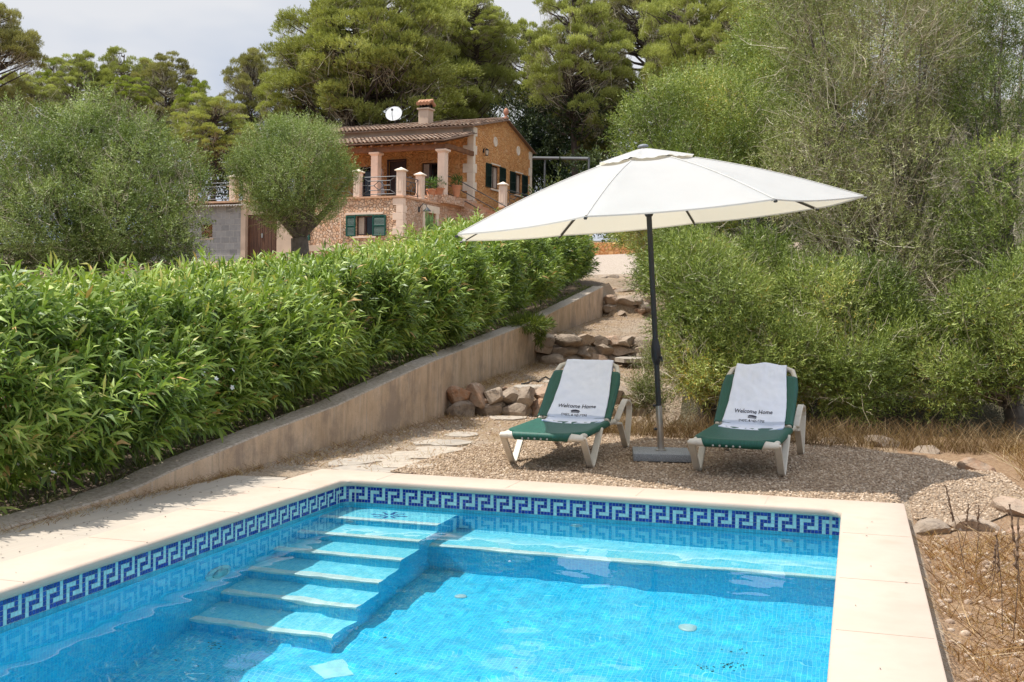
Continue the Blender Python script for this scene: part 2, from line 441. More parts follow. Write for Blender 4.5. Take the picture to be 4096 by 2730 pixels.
# water
n = NT('pool_water')
g = n.n('BsdfGlass', {'Color': (.97, .995, 1, 1), 'Roughness': 0.0, 'IOR': 1.333})
m_water = n.finish(g)
def water():
    nx, ny = 150, 400
    xs = np.linspace(XL-.004, XR+.004, nx); ysx = np.linspace(YN, YF+.004, ny)
    X, Y = np.meshgrid(xs, ysx)
    Z = np.zeros_like(X); r = np.random.default_rng(3)
    for i in range(46):
        lam = math.exp(r.uniform(math.log(.07), math.log(.42))); th = r.normal(R(100), 1.0); k = 2*math.pi/lam
        Z += (lam**1.25)*.00055*np.sin(k*(X*math.cos(th)+Y*math.sin(th)) + r.uniform(0, 6.28) + .6*np.sin(X*1.3+Y*.9+i))
    V = np.stack([X, Y, Z+WZ], -1).reshape(-1, 3)
    i = np.arange(ny-1)[:, None]*nx + np.arange(nx-1)[None, :]; i = i.ravel()
    F = np.stack([i, i+1, i+nx+1, i+nx], -1)
    o = npmesh('water', V, F, m_water, None, smooth=True); tag(o, kind='structure'); return o
wat = water()
CAUSTIC = True
if CAUSTIC:
    sun_d.cycles.is_caustics_light = True
    wat.cycles.is_caustics_caster = True
    for ch in pool.children: ch.cycles.is_caustics_receiver = True
# ---------------------------------------------------------------- terrain
def lerp_tab(tab, t):
    return float(np.interp(t, [a for a, b in tab], [b for a, b in tab]))
CP, SP = math.cos(PSI), math.sin(PSI)
def ray(u, v):
    a = u-2048; b = 1236.67-v
    U = (a*math.cos(ROLL)+b*math.sin(ROLL))/FPX; V = (-a*math.sin(ROLL)+b*math.cos(ROLL))/FPX
    return Vector((CP*U-SP, SP*U+CP, V))
def at(u, v, d): return Vector((0, 0, CH)) + ray(u, v)*d
def on(u, v, z=0.0):
    r = ray(u, v); return Vector((0, 0, CH)) + r*((z-CH)/r.z)
WX_ = [(-10, -4.9), (5.8, -4.9), (10.28, -4.98), (13, -5.02), (19.24, -5.47), (26, -5.75), (60, -7.2)]
WT_ = [(-10, -.01), (5.5, .0), (5.9, .012), (6.5, .03), (6.96, .06), (7.3, .11), (8.1, .19), (8.9, .27), (10.28, .38), (12.9, .70), (19.24, 1.17), (26, 1.93), (30, 2.3), (37, 3.3), (60, 5)]
PR_ = [(-60, -.02), (13.75, -.02), (14.0, .28), (19.3, .40), (19.55, .83), (26.0, 1.22), (26.25, 1.65), (29.4, 1.93), (29.65, 2.25), (37, 3.33), (46, 3.9), (60, 6.2), (80, 10), (110, 16), (200, 34), (400, 60)]
LF_ = [(-60, -.02), (5.5, -.03), (8, .1), (13, .62), (19, 1.1), (26, 1.85), (37, 3.0), (44, 3.25), (60, 4.5), (80, 6), (110, 8.5), (200, 12), (400, 20)]
def gz(x, y):
    yp = y - .45*(x+5.2)*min(1, max(0, (y-12)/1.5))*(1 if x > -5.6 else 0)
    if x > -3.2: yp = y - .45*2.0*min(1, max(0, (y-12)/1.5))
    zr = lerp_tab(PR_, yp); zl = lerp_tab(LF_, y)
    wx = lerp_tab(WX_, y) - .12
    if y < 28: f = 1.0 if x > wx else 0.0
    else:
        k = min(1, (y-28)/8); w = .02+9*k
        f = min(1, max(0, (x-wx+w*.9)/w))
    z = zl*(1-f) + zr*f
    if x > .3 and y < 10:                                    # lower dry ground right of the pool
        k = min(1, (x-.3)/.05); z -= .13*k*min(1, max(0, (9.6-y)/1.2)) + .04*mnoise.noise(Vector((x*1.5, y*1.5, 0)))*k
    if x > 1 and y > 9: z += min(3.0, (x-1)*.05*(y-9)/6)
    return z + .012*mnoise.noise(Vector((x*2.1, y*2.1, 3)))*(1 if y > 9 or x > .5 else 0)
def ground():
    X0, X1, Y1 = XL-CW+.04, XR+CW-.04, YF+CW-.04
    xs = sorted(set([X0, X1] + list(np.arange(-6.6, 4.0, .11)) + [-90, -70, -55, -45, -36] + list(np.arange(-32, -6.6, .8)) + list(np.arange(4, 14, .6)) + [16, 20, 26, 34, 45, 60, 90]))
    ys = sorted(set([Y1, -12, -8, -5, -3] + list(np.arange(-2, 5, .5)) + list(np.arange(5, 15, .11)) + list(np.arange(15, 31, .2)) + list(np.arange(31, 62, .9)) + [65, 70, 75, 80, 90, 100, 120, 150, 200, 300, 420]))
    xs = [x for i, x in enumerate(xs) if i == 0 or x - xs[i-1] > .01 or x in (X0, X1)]
    nx, ny = len(xs), len(ys)
    V = [(x, y, gz(x, y)) for y in ys for x in xs]
    F = []
    for j in range(ny-1):
        for i in range(nx-1):
            xc, yc = (xs[i]+xs[i+1])/2, (ys[j]+ys[j+1])/2
            if X0 < xc < X1 and YN-CW < yc < Y1: continue
            k = j*nx+i; F.append((k, k+1, k+nx+1, k+nx))
    return V, F
n = NT('ground_soil'); c = n.coords()
big = n.noise(c, .35, 5, .6); fine = n.noise(c, 34, 6, .7)
straw = n.ramp(n.noise(n.coords(scale=(1, 1, 1)), 70, 4, .8), [(.25, (.13, .080, .045)), (.45, (.27, .175, .10)), (.6, (.42, .30, .18)), (.8, (.56, .45, .31))])
dirt = n.ramp(fine, [(.25, (.13, .085, .055)), (.5, (.30, .22, .15)), (.75, (.50, .42, .32))])
peb = n.vor(c, 55); pc = n.ramp(peb.outputs['Color'], [(0, (.26, .19, .13)), (.5, (.42, .33, .24)), (1, (.62, .54, .44))])
col = n.mix(n.ramp(big, [(.42, (0, 0, 0)), (.58, (1, 1, 1))]), straw, n.mix(.5, dirt, pc))
sp = n.n('SeparateXYZ', {0: c})
far = n.math('MULTIPLY', n.math('GREATER_THAN', sp.outputs[1], 30.5), n.math('LESS_THAN', sp.outputs[1], 46))
far = n.math('MULTIPLY', far, n.math('GREATER_THAN', sp.outputs[0], -11))
col = n.mix(far, col, n.mix(.6, (.50, .41, .34, 1), pc))
rt = n.math('MULTIPLY', n.math('GREATER_THAN', sp.outputs[0], .4), n.math('LESS_THAN', sp.outputs[1], 14))
col = n.mix(n.math('MULTIPLY', rt, .75), col, n.ramp(n.noise(c, 26, 6, .75), [(.3, (.11, .055, .025)), (.5, (.27, .15, .07)), (.7, (.46, .32, .19))]))
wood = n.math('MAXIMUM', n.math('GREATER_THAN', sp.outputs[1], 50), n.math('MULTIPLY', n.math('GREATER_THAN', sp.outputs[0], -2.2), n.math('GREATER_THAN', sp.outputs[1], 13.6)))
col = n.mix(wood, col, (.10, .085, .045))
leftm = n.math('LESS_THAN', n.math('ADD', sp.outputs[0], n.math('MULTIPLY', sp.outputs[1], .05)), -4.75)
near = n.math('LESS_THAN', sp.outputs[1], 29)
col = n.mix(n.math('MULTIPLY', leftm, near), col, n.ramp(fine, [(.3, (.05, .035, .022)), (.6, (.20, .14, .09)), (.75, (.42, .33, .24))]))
h = n.math('ADD', n.math('MULTIPLY', fine, 1.0), n.math('MULTIPLY', peb.outputs['Distance'], -1.2))
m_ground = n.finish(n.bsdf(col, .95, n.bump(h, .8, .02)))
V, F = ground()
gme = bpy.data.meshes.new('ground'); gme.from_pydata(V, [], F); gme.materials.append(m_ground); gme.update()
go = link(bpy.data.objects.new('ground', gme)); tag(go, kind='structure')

# gravel sheet by the loungers and on the terraces of the path
def sheet(name, pts, mat, dz=.006, sub=.12, kind='structure'):
    bm = bmesh.new(); vs_ = [bm.verts.new((p[0], p[1], 0)) for p in pts]; bm.faces.new(vs_)
    x0, x1 = min(p[0] for p in pts), max(p[0] for p in pts); y0, y1 = min(p[1] for p in pts), max(p[1] for p in pts)
    for ax, a, b in ((0, x0, x1), (1, y0, y1)):
        t = a+sub
        while t < b:
            co = (t, 0, 0) if ax == 0 else (0, t, 0); no = (1, 0, 0) if ax == 0 else (0, 1, 0)
            bmesh.ops.bisect_plane(bm, geom=bm.verts[:]+bm.edges[:]+bm.faces[:], plane_co=co, plane_no=no); t += sub
    for v in bm.verts: v.co.z = gz(v.co.x, v.co.y)+dz
    me = bpy.data.meshes.new(name); bm.to_mesh(me); bm.free(); me.materials.append(mat)
    for p in me.polygons:
        pass
    o = link(bpy.data.objects.new(name, me)); tag(o, kind=kind); return o
n = NT('gravel_stones'); c = n.coords(); w_ = n.n('VectorMath', {0: c, 1: n.noise(c, 30, 2).outputs[1]}, operation='ADD')
v1 = n.vor(c, 68); v2 = n.vor(c, 110)
pc = n.ramp(v1.outputs['Color'], [(0, (.18, .115, .065)), (.35, (.31, .215, .135)), (.7, (.42, .305, .205)), (1, (.57, .45, .335))])
pc2 = n.ramp(v2.outputs['Color'], [(0, (.16, .10, .055)), (.5, (.34, .24, .155)), (1, (.53, .41, .30))])
col = n.mix(n.ramp(n.noise(c, 5, 3), [(.4, (0, 0, 0)), (.6, (1, 1, 1))]), pc, pc2)
col = n.mix(n.ramp(v1.outputs['Distance'], [(.5, (0, 0, 0)), (.75, (.8, .8, .8))]), col, (.11, .085, .06))
hh = n.math('SUBTRACT', n.math('ADD', n.math('MULTIPLY', n.noise(c, 90, 3), .3), 1), n.math('ADD', v1.outputs['Distance'], n.math('MULTIPLY', v2.outputs['Distance'], .5)))
m_gravel = n.finish(n.bsdf(col, .9, n.bump(hh, 1.0, .012)))
gpts = [on(u, v, -.02)[:2] for u, v in [(1560, 1893), (1720, 1838), (1900, 1790), (2100, 1762), (2300, 1748), (2520, 1738), (2800, 1735), (3100, 1745), (3330, 1780), (3560, 1815), (3800, 1850), (4010, 1905), (4120, 1990), (3960, 2040), (3800, 2065)]]
gpts += [(.50, 8.75), (.32, YF+CW-.01), (-3.1, YF+CW-.01)]
grav = sheet('gravel', gpts, m_gravel, .012)
# loose pebbles
def pebbles(name, pts, n_, smin, smax, mat, dz=0, kind='stuff'):
    from mathutils.geometry import intersect_point_tri_2d
    poly = np.array(pts); x0, y0 = poly.min(0); x1, y1 = poly.max(0)
    P = rng.uniform((x0, y0), (x1, y1), (n_*3, 2))
    ins = np.zeros(len(P), bool); j = len(poly)-1
    for i in range(len(poly)):
        a, b = poly[i], poly[j]
        cond = ((a[1] > P[:, 1]) != (b[1] > P[:, 1])) & (P[:, 0] < (b[0]-a[0])*(P[:, 1]-a[1])/(b[1]-a[1]+1e-12)+a[0])
        ins ^= cond; j = i
    P = P[ins][:n_]
    if not len(P): return
    base = np.array([(0,0,1),(.89,0,.45),(.28,.85,.45),(-.72,.53,.45),(-.72,-.53,.45),(.28,-.85,.45),(.72,.53,-.45),(-.28,.85,-.45),(-.89,0,-.45),(-.28,-.85,-.45),(.72,-.53,-.45),(0,0,-1)], float)
    tri = np.array([(0,1,2),(0,2,3),(0,3,4),(0,4,5),(0,5,1),(1,6,2),(2,7,3),(3,8,4),(4,9,5),(5,10,1),(2,6,7),(3,7,8),(4,8,9),(5,9,10),(1,10,6)])
    N = len(P); sc = rng.uniform(smin, smax, (N, 1, 1))*rng.uniform(.65, 1.25, (N, 1, 3)); sc[:, :, 2] *= .7
    v = base[None]*sc*rng.uniform(.8, 1.15, (N, 12, 1))
    an = rng.uniform(0, 6.28, N); ca, sa = np.cos(an)[:, None], np.sin(an)[:, None]
    X = v[..., 0]*ca-v[..., 1]*sa; Y = v[..., 0]*sa+v[..., 1]*ca
    Z = np.array([gz(p[0], p[1]) for p in P])[:, None]+dz
    V = np.stack([X+P[:, 0:1], Y+P[:, 1:2], v[..., 2]+Z+sc[:, :, 2]*.3], -1).reshape(-1, 3)
    F = (tri[None]+np.arange(N)[:, None, None]*12).reshape(-1, 3)
    o = npmesh(name, V, F, mat, None, {'tint': np.repeat(rng.random(N), len(tri))}); tag(o, kind=kind); return o
n = NT('pebble'); a = n.n('Attribute', attribute_name='tint').outputs['Fac']
m_peb = n.finish(n.bsdf(n.ramp(a, [(0, (.20, .13, .08)), (.4, (.36, .255, .165)), (.8, (.48, .36, .25)), (1, (.62, .50, .38))]), .9))
pebbles('loose_gravel', gpts, 26000, .006, .0145, m_peb, .012)
n = NT('rubble'); a = n.n('Attribute', attribute_name='tint').outputs['Fac']; c = n.coords()
m_rub = n.finish(n.bsdf(n.mix(.4, n.ramp(a, [(0, (.20, .11, .06)), (.4, (.32, .20, .12)), (.8, (.46, .33, .22)), (1, (.58, .49, .40))]), n.ramp(n.noise(c, 40, 5), [(.3, (.25, .17, .11)), (.7, (.8, .7, .58))])), .95, n.bump(n.noise(c, 60, 4), .6, .01)))
pebbles('stony_ground', [(.42, 1.5), (4.2, 1.5), (4.2, 8.4), (.42, 8.4)], 3000, .008, .028, m_rub, 0)
pebbles('path_stones', [(-4.9, 8.8), (-3.2, 8.8), (-2.2, 12.5), (-2.5, 19), (-3.9, 26), (-5.5, 26), (-5.2, 19), (-4.9, 13)], 5200, .006, .022, m_rub, 0)
pebbles('bed_litter', [(-5.2, 5.2), (-7.5, 5.2), (-7.8, 14), (-6.2, 26), (-5.9, 26), (-5.4, 14)], 3500, .008, .02, m_rub, 0)

# pale paving left of the pool
n = NT('paving_slabs'); c = n.coords(rot=(0, 0, 0)); b = n.n('TexBrick', {'Vector': c, 'Color1': (.40, .345, .285, 1), 'Color2': (.44, .385, .32, 1), 'Mortar': (.34, .28, .22, 1), 'Scale': 1.0, 'Mortar Size': .004, 'Brick Width': 1.15, 'Row Height': .80, 'Mortar Smooth': .1})
gr = n.ramp(n.noise(n.coords(scale=(40, 1.2, 1)), 2, 5, .65), [(.3, (.90, .88, .86)), (.7, (1.05, 1.04, 1.02))])
col = n.mix(1.0, b.outputs[0], gr, 'MULTIPLY')
col = n.mix(n.ramp(n.noise(c, 1.1, 5), [(.45, (0, 0, 0)), (.75, (.4, .4, .4))]), col, (.60, .47, .33))
m_paving = n.finish(n.bsdf(col, .8, n.bump(n.noise(c, 90, 4), .2, .003)))
e_ = [on(u, v, 0) for u, v in [(1150, 1909), (940, 1900), (700, 1953), (506, 1990), (376, 2026)]]
mb = MB(); pl = [(XL-CW+.002, -3.0), (XL-CW+.002, YF-.32)] + [(p.x, p.y) for p in e_] + [(-4.88, 5.6), (-4.9, -3.0)]
mb.prism(pl, -.06, -.004); tag(mb.build('paving', m_paving), kind='structure')

# ---------------------------------------------------------------- retaining wall
n = NT('rendered_wall'); c = n.coords()
col = n.ramp(n.noise(c, 2.5, 6, .6), [(.3, (.48, .335, .215)), (.5, (.60, .435, .29)), (.72, (.70, .53, .375))])
st = n.ramp(n.noise(n.coords(scale=(6, 6, .35)), 2.2, 5, .7), [(.50, (0, 0, 0)), (.68, (1, 1, 1))])
col = n.mix(n.math('MULTIPLY', st, .5), col, (.20, .15, .11))
col = n.mix(n.ramp(n.noise(c, 1.1, 6, .7), [(.5, (0, 0, 0)), (.62, (.6, .6, .6))]), col, (.27, .21, .17))
col = n.mix(n.ramp(n.noise(c, 60, 3, .7), [(.60, (0, 0, 0)), (.7, (.5, .5, .5))]), col, (.22, .16, .12))
st2 = n.ramp(n.noise(n.coords(scale=(9, 9, .8)), 1.7, 4, .7), [(.58, (0, 0, 0)), (.66, (.6, .6, .6))])
col = n.mix(st2, col, (.56, .47, .38))
m_wall = n.finish(n.bsdf(col, .9, n.bump(n.noise(c, 45, 6, .7), .45, .01)))
n = NT('wall_cap'); c = n.coords()
m_cap = n.finish(n.bsdf(n.ramp(n.noise(c, 30, 6, .75), [(.3, (.22, .17, .13)), (.5, (.44, .36, .28)), (.7, (.58, .50, .41))]), .95, n.bump(n.noise(c, 60, 5), .7, .01)))
mb = MB(); ys = sorted(set([5.2, 5.9, 6.5, 6.96, 7.3, 7.7, 8.1, 8.9, 10.28, 12.9, 19.24, 26.0] + list(np.arange(8, 26, .6))))
vs_ = []
for y in ys:
    x = lerp_tab(WX_, y); zt = lerp_tab(WT_, y) + .004*mnoise.noise(Vector((0, y*3, 1))); j = .006*mnoise.noise(Vector((5, y*2, 1)))
    vs_ += [(x+j, y, -.3 if y < 13 else gz(x+.2, y)-.5), (x+j, y, zt-.012), (x+j-.012, y, zt), (x-.25, y, zt+.004), (x-.27, y, zt-.02), (x-.27, y, zt-.5)]
k6 = 6
for i in range(len(ys)-1):
    b = i*k6
    for k in range(5): 
        mb.v = mb.v; mb.f.append((b+k, b+k6+k, b+k6+k+1, b+k+1)); mb.m.append(1 if k in (1, 2, 3) else 0)
mb.v = vs_
mb.f.append(tuple(range(5, -1, -1))); mb.m.append(0); mb.f.append(tuple(len(vs_)-6+i for i in range(6))); mb.m.append(0)
o = mb.build('retaining_wall', [m_wall, m_cap], fix=True)
tag(o, 'long stained beige rendered retaining wall rising beside the path in front of the hedge', 'wall')

# ---------------------------------------------------------------- dry stone steps
n = NT('field_stone'); a = n.n('Attribute', attribute_name='tint').outputs['Fac']; c = n.coords()
col = n.ramp(a, [(0, (.20, .15, .11)), (.35, (.30, .23, .17)), (.7, (.42, .31, .22)), (.85, (.40, .20, .10)), (1, (.50, .40, .31))])
col = n.mix(n.ramp(n.noise(c, 9, 6, .7), [(.4, (0, 0, 0)), (.65, (.8, .8, .8))]), col, (.40, .315, .235))
col = n.mix(n.ramp(n.noise(c, 16, 6, .75), [(.55, (0, 0, 0)), (.68, (.75, .75, .75))]), col, (.10, .08, .065))
m_stone = n.finish(n.bsdf(col, .95, n.bump(n.noise(c, 22, 7, .7), .9, .03)))
def rock(c, s, seed, jit=.16, sub=3):
    bm = bmesh.new(); bmesh.ops.create_icosphere(bm, subdivisions=sub, radius=1)
    r = np.random.default_rng(seed); pl_ = []
    for k in range(10):
        d = Vector(r.normal(size=3)).normalized(); pl_.append((d, r.uniform(.45, .72)))
    for v in bm.verts:
        p = v.co.copy()
        for d, h in pl_:
            e = p.dot(d)-h
            if e > 0: p -= d*e
        p += Vector([mnoise.noise(p*1.7+Vector((seed, k*7, 0))) for k in range(3)])*jit*.5
        v.co = Vector((p.x*s[0], p.y*s[1], p.z*s[2]))
    rz = r.uniform(-.3, .3); M = Matrix.Translation(c) @ Matrix.Rotation(rz, 4, 'Z') @ Matrix.Rotation(r.uniform(-.2, .2), 4, 'Y')
    vs = [M @ v.co for v in bm.verts]; bm.verts.index_update(); fs = [tuple(v.index for v in f.verts) for f in bm.faces]; bm.free()
    return vs, fs
def rock_obj(name, rocks, mat=None, smooth='auto'):
    V = []; F = []; TN = []
    for i, (c, s, sd_, t) in enumerate(rocks):
        v, f = rock(c, s, sd_); b = len(V); V += [tuple(x) for x in v]; F += [tuple(b+k for k in q) for q in f]; TN += [t]*len(f)
    me = bpy.data.meshes.new(name); me.from_pydata(V, [], F); me.materials.append(mat or m_stone)
    at_ = me.attributes.new('tint', 'FLOAT', 'FACE'); at_.data.foreach_set('value', TN)
    me.polygons.foreach_set('use_smooth', [True]*len(F)); me.update(); me.set_sharp_from_angle(angle=R(14))
    return link(bpy.data.objects.new(name, me))
def stone_wall(name, A, B, z0, h, courses, label, seed, depth=.22):
    A = Vector((*A, 0)); B = Vector((*B, 0)); L = (B-A).length; d = (B-A).normalized(); r = np.random.default_rng(seed)
    rocks = []; z = z0-.03; k = 0
    for cidx in range(courses):
        hh = (h+.03)/courses; t = r.uniform(-.05, .05)
        while t < L:
            w = r.uniform(.16, .42)*(1.15 if cidx == 0 else 1)
            if t+w > L+.12: break
            hz = hh*r.uniform(.9, 1.15)
            c = A + d*(t+w/2) + Vector((r.uniform(-.02, .02), r.uniform(-.02, .05)+depth*.4, z+hh/2))
            rocks.append((c, (w*.86, depth*r.uniform(.75, .95), hz*.92), seed*50+k, float(r.random()))); k += 1; t += w
            if r.random() < .35:
                rocks.append((c+d*(w/2)+Vector((0, -.03, -hh*.3)), (.075, .06, .06), seed*50+k+999, float(r.random()))); k += 1
        z += hh
    for t in np.arange(0, L, .22):                      # smaller stones behind the lip
        c = A + d*t + Vector((r.uniform(-.05, .05), r.uniform(.2, .42), z0+h-.015)); rocks.append((c, (.07*r.uniform(.6, 1.5), .06, .045), seed*50+k+3000, float(r.random()))); k += 1
    o = rock_obj(name, rocks); tag(o, label, 'stone wall', 'dry stone steps across the path'); return o
stone_wall('dry_stone_wall', (-5.0, 13.55), (-2.75, 14.55), -.02, .34, 2, 'lowest dry stone step, nearest behind the left lounger', 11)
stone_wall('dry_stone_wall', (-5.42, 19.1), (-3.5, 19.95), .40, .50, 3, 'second dry stone step of large boulders halfway up the path', 12, .26)
stone_wall('dry_stone_wall', (-5.72, 25.85), (-4.7, 26.35), 1.22, .45, 3, 'short dark dry stone step beside the far end of the retaining wall', 13)
stone_wall('dry_stone_wall', (-6.5, 28.1), (-4.4, 28.7), 1.70, .22, 1, 'low row of pale stones just above the retaining wall end', 15)
stone_wall('dry_stone_wall', (-7.0, 29.6), (-4.9, 30.1), 1.98, .30, 2, 'topmost dry stone step at the edge of the pale gravel yard', 14)
# loose boulders by the pool's right corner and along the bushes
bl = [((3700, 2075), .21, .14, 'brown split boulder lying against the right end of the pool coping'), ((3905, 2075), .23, .13, 'long grey stone behind the dry weeds right of the pool'),
      ((4060, 2030), .24, .15, 'large pale boulder at the right edge of the photograph'), ((4090, 2090), .12, .07, 'small flat stone in front of the pale boulder at the right edge'),
      ((3905, 1900), .20, .13, 'tan boulder half hidden in straw at the gravel edge'), ((3520, 1800), .28, .13, 'low grey rock in the shade under the bush right of the loungers'),
      ((3350, 1790), .22, .08, 'flat dark rock at the bush edge behind the right lounger'), ((3700, 1822), .25, .09, 'shaded brown rock between the bushes and the gravel')]
for i, ((u, v), s, hz, lab) in enumerate(bl):
    p = on(u, v, -.05); s *= .85; hz *= .8; p.z = gz(p.x, p.y)+hz*.15
    tag(rock_obj('boulder', [(p, (s, s*.75, hz), 700+i, [.3, .7, .95, .9, .8, .2, .25, .4][i])]), lab, 'boulder', 'boulders around the gravel')
# flagstones of the path
n = NT('flagstone'); a = n.n('Attribute', attribute_name='tint').outputs['Fac']; c = n.coords()
m_flag = n.finish(n.bsdf(n.mix(.5, n.ramp(a, [(0, (.26, .225, .19)), (.5, (.34, .285, .23)), (1, (.42, .34, .26))]), n.ramp(n.noise(c, 8, 6, .7), [(.3, (.26, .23, .20)), (.7, (.62, .54, .43))])), .85, n.bump(n.noise(c, 40, 5), .4, .006)))
fl_px = [(1400, 1842, .34, .13), (1530, 1828, .42, .12), (1470, 1868, .5, .10), (1640, 1852, .5, .12), (1690, 1815, .5, .13), (1560, 1872, .36, .08), (1760, 1795, .45, .12), (1800, 1768, .34, .12), (1720, 1765, .3, .1), (1850, 1735, .3, .12),
         (2130, 1545, .5, .2), (2240, 1530, .4, .2), (2030, 1570, .4, .15), (2530, 1485, .5, .3)]
labs = ['leftmost small flagstone near the pool corner', 'grey flagstone in straw behind the pool corner', 'narrow flagstone closest to the far left pool coping', 'long flagstone along the gravel edge', 'tapered flagstone beside the gravel behind the pool corner', 'thin flagstone sliver next to the coping', 'flagstone midway between pool corner and first stone step', 'bluish flagstone nearer the first stone step', 'small flagstone left of the bluish one', 'flagstone close in front of the first stone step',
        'large pale flagstone above the first stone step', 'pale flagstone touching the left lounger back, above the first step', 'flagstone on the first terrace nearest the wall', 'flagstone on the first terrace under the bush']
for i, (u, v, L, Wd) in enumerate(fl_px):
    zz = .0 if i < 10 else .31
    p = on(u, v, zz); r = np.random.default_rng(40+i); k = 7; pts = []
    for q in range(k):
        a = 2*math.pi*q/k + r.uniform(-.25, .25); pts.append((p.x + L*.62*math.cos(a)*r.uniform(.8, 1.1), p.y + (Wd*1.6+.1)*math.sin(a)*r.uniform(.8, 1.15)))
    z = max(gz(x, y) for x, y in pts + [(p.x, p.y)])
    mb = MB(); mb.prism(pts, z-.06, z+.008)
    o = mb.build('flagstone', m_flag, fix=True); at_ = o.data.attributes.new('tint', 'FLOAT', 'FACE'); at_.data.foreach_set('value', [float(r.random())]*len(o.data.polygons))
    tag(o, labs[i], 'flagstone', 'flagstones of the path')
# twisted bit of dark hose
m_dark = plain('dark_debris', (.03, .03, .03), .8)
mb = MB(); pts = []
for i in range(14):
    p = on(2085+i*14, 1538-i*2.2+3*math.sin(i*1.7), .31); p.z = gz(p.x, p.y)+.02+.01*math.sin(i*2.1); pts.append(p)
mb.tube(pts, [.012+.008*math.sin(i*3.1) for i in range(14)], 5)
tag(mb.build('old_rope', m_dark), 'frayed dark rope lying on the pale flagstones behind the left lounger', 'rope')
# ---------------------------------------------------------------- parasol
m_pole = plain('grey_aluminium', (.035, .037, .038), .45, .08, metal=.3)
m_rib = plain('rib_aluminium', (.07, .068, .062), .45, metal=.3)
m_steel = plain('brushed_steel', (.45, .42, .38), .28, .1, metal=.9)
m_blackp = plain('black_plastic', (.015, .016, .02), .4)
n = NT('parasol_canvas'); c = n.coords()
wv = n.math('MULTIPLY', n.noise(c, 300, 2), 1.0)
cc = n.ramp(n.noise(c, 2, 5), [(.3, (.555, .55, .535)), (.7, (.61, .605, .59))])
p_ = n.bsdf(cc, .85, n.bump(n.noise(c, 4, 5, .6), .30, .03)); tr = n.n('BsdfTranslucent', {'Color': (.88, .80, .62, 1)})
ms = n.n('MixShader', {0: .36}); n.t.links.new(p_.outputs[0], ms.inputs[1]); n.t.links.new(tr.outputs[0], ms.inputs[2])
m_canvas = n.finish(ms)
K = .945
def sc_(p): return Vector(((p[0])*K, (p[1])*K, CH+(p[2]-CH)*K))
UV_ = [sc_(p) for p in [(-3.48, 9.60, 2.04), (-2.12, 8.89, 2.13), (-.66, 9.36, 2.29), (.04, 10.73, 2.44), (-.43, 12.19, 2.47), (-1.80, 12.90, 2.38), (-3.26, 12.44, 2.22), (-3.96, 11.07, 2.08)]]
UC = sc_((-1.957, 10.898, 2.256)); UN = Vector((-.0943, -.0553, 1)).normalized()
AP = UC + UN*.64
base = on(2644, 1803, .07)
par = thing('parasol', (base.x, base.y, 0), 'large cream canvas parasol leaning over the two sun loungers', 'parasol')
PO = par.location.copy()
def PB(mb, name, mat, parent=None, **k):
    o = mb.build(name, mat, None, **k); o.parent = par; o.matrix_parent_inverse = Matrix.Translation(-PO)
    if parent is not None:
        o.parent = parent; o.matrix_parent_inverse = Matrix.Identity(4)
    return o
def canopy_pt(k, t, s):
    """panel k, t along the panel (0..1), s apex->edge (0..1)"""
    A, B = UV_[k], UV_[(k+1) % 8]
    E = A.lerp(B, t)
    inward = (UC-E); E = E + inward*(.030*4*t*(1-t)) - UN*.0
    P = AP.lerp(E, s)
    dome = .05*math.sin(math.pi*min(1, s))*(1-.25*4*t*(1-t))         # ribs bow upwards, panels flatter
    P = P + UN*dome - UN*(.018*4*t*(1-t)*math.sin(math.pi*s*.5)) 
    return P
def canopy_mesh(s0, s1, ns, lift=0.0, wave=0.0, hang=0.0):
    mb = MB(); nt = 10; vs_ = []; N = 8*nt
    for i in range(ns+1):
        s = s0+(s1-s0)*i/ns
        for k in range(8):
            for j in range(nt):
                p = canopy_pt(k, j/nt, s) + UN*lift
                if wave: p = p + UN*(wave*(i/ns)*math.sin((k*nt+j)*1.9)+wave*.6*(i/ns)*math.sin((k*nt+j)*.73+1))
                vs_.append(p)
    if hang:
        for q in range(N):
            p = vs_[ns*N+q]; vs_.append(p - UN*hang + (p-UC).normalized()*.004)
        ns += 1
    fs = [(i*N+q, i*N+(q+1) % N, (i+1)*N+(q+1) % N, (i+1)*N+q) for i in range(ns) for q in range(N)]
    mb.add(vs_, [tuple(reversed(f)) for f in fs]); return mb
can = PB(canopy_mesh(.16, 1.0, 14, hang=.012), 'canopy', m_canvas, smooth='auto')
PB(canopy_mesh(.015, .245, 5, lift=.028, wave=.005, hang=.004), 'vent_flap', m_canvas, smooth='auto')
m_seam = plain('canvas_seam', (.50, .48, .44), .9)
for k in range(8):                                        # stitched seams over the ribs
    mb = MB(); vs_ = []; NS = 14
    for i in range(NS+1):
        s = .25+.75*i/NS; p = canopy_pt(k, 0, s); a = canopy_pt(k, .02, s)-p; b = canopy_pt((k+7) % 8, .98, s)-p
        w = .010; vs_ += [p+a.normalized()*w+UN*.004, p+UN*.006, p+b.normalized()*w+UN*.004]
    mb.add(vs_, [f for i in range(NS) for f in ((i*3, i*3+1, i*3+4, i*3+3), (i*3+1, i*3+2, i*3+5, i*3+4))]); PB(mb, 'seam', m_seam)
mb = MB(); M = UN.to_track_quat('Z', 'Y').to_matrix().to_4x4(); M.translation = AP+UN*.03
mb.lathe([(.05, 0), (.05, .012), (.04, .022), (.028, .026), (.001, .03)], 16, 0, (0, 0, 0), M); PB(mb, 'finial', plain('finial_grey', (.22, .23, .25), .5), smooth='auto')
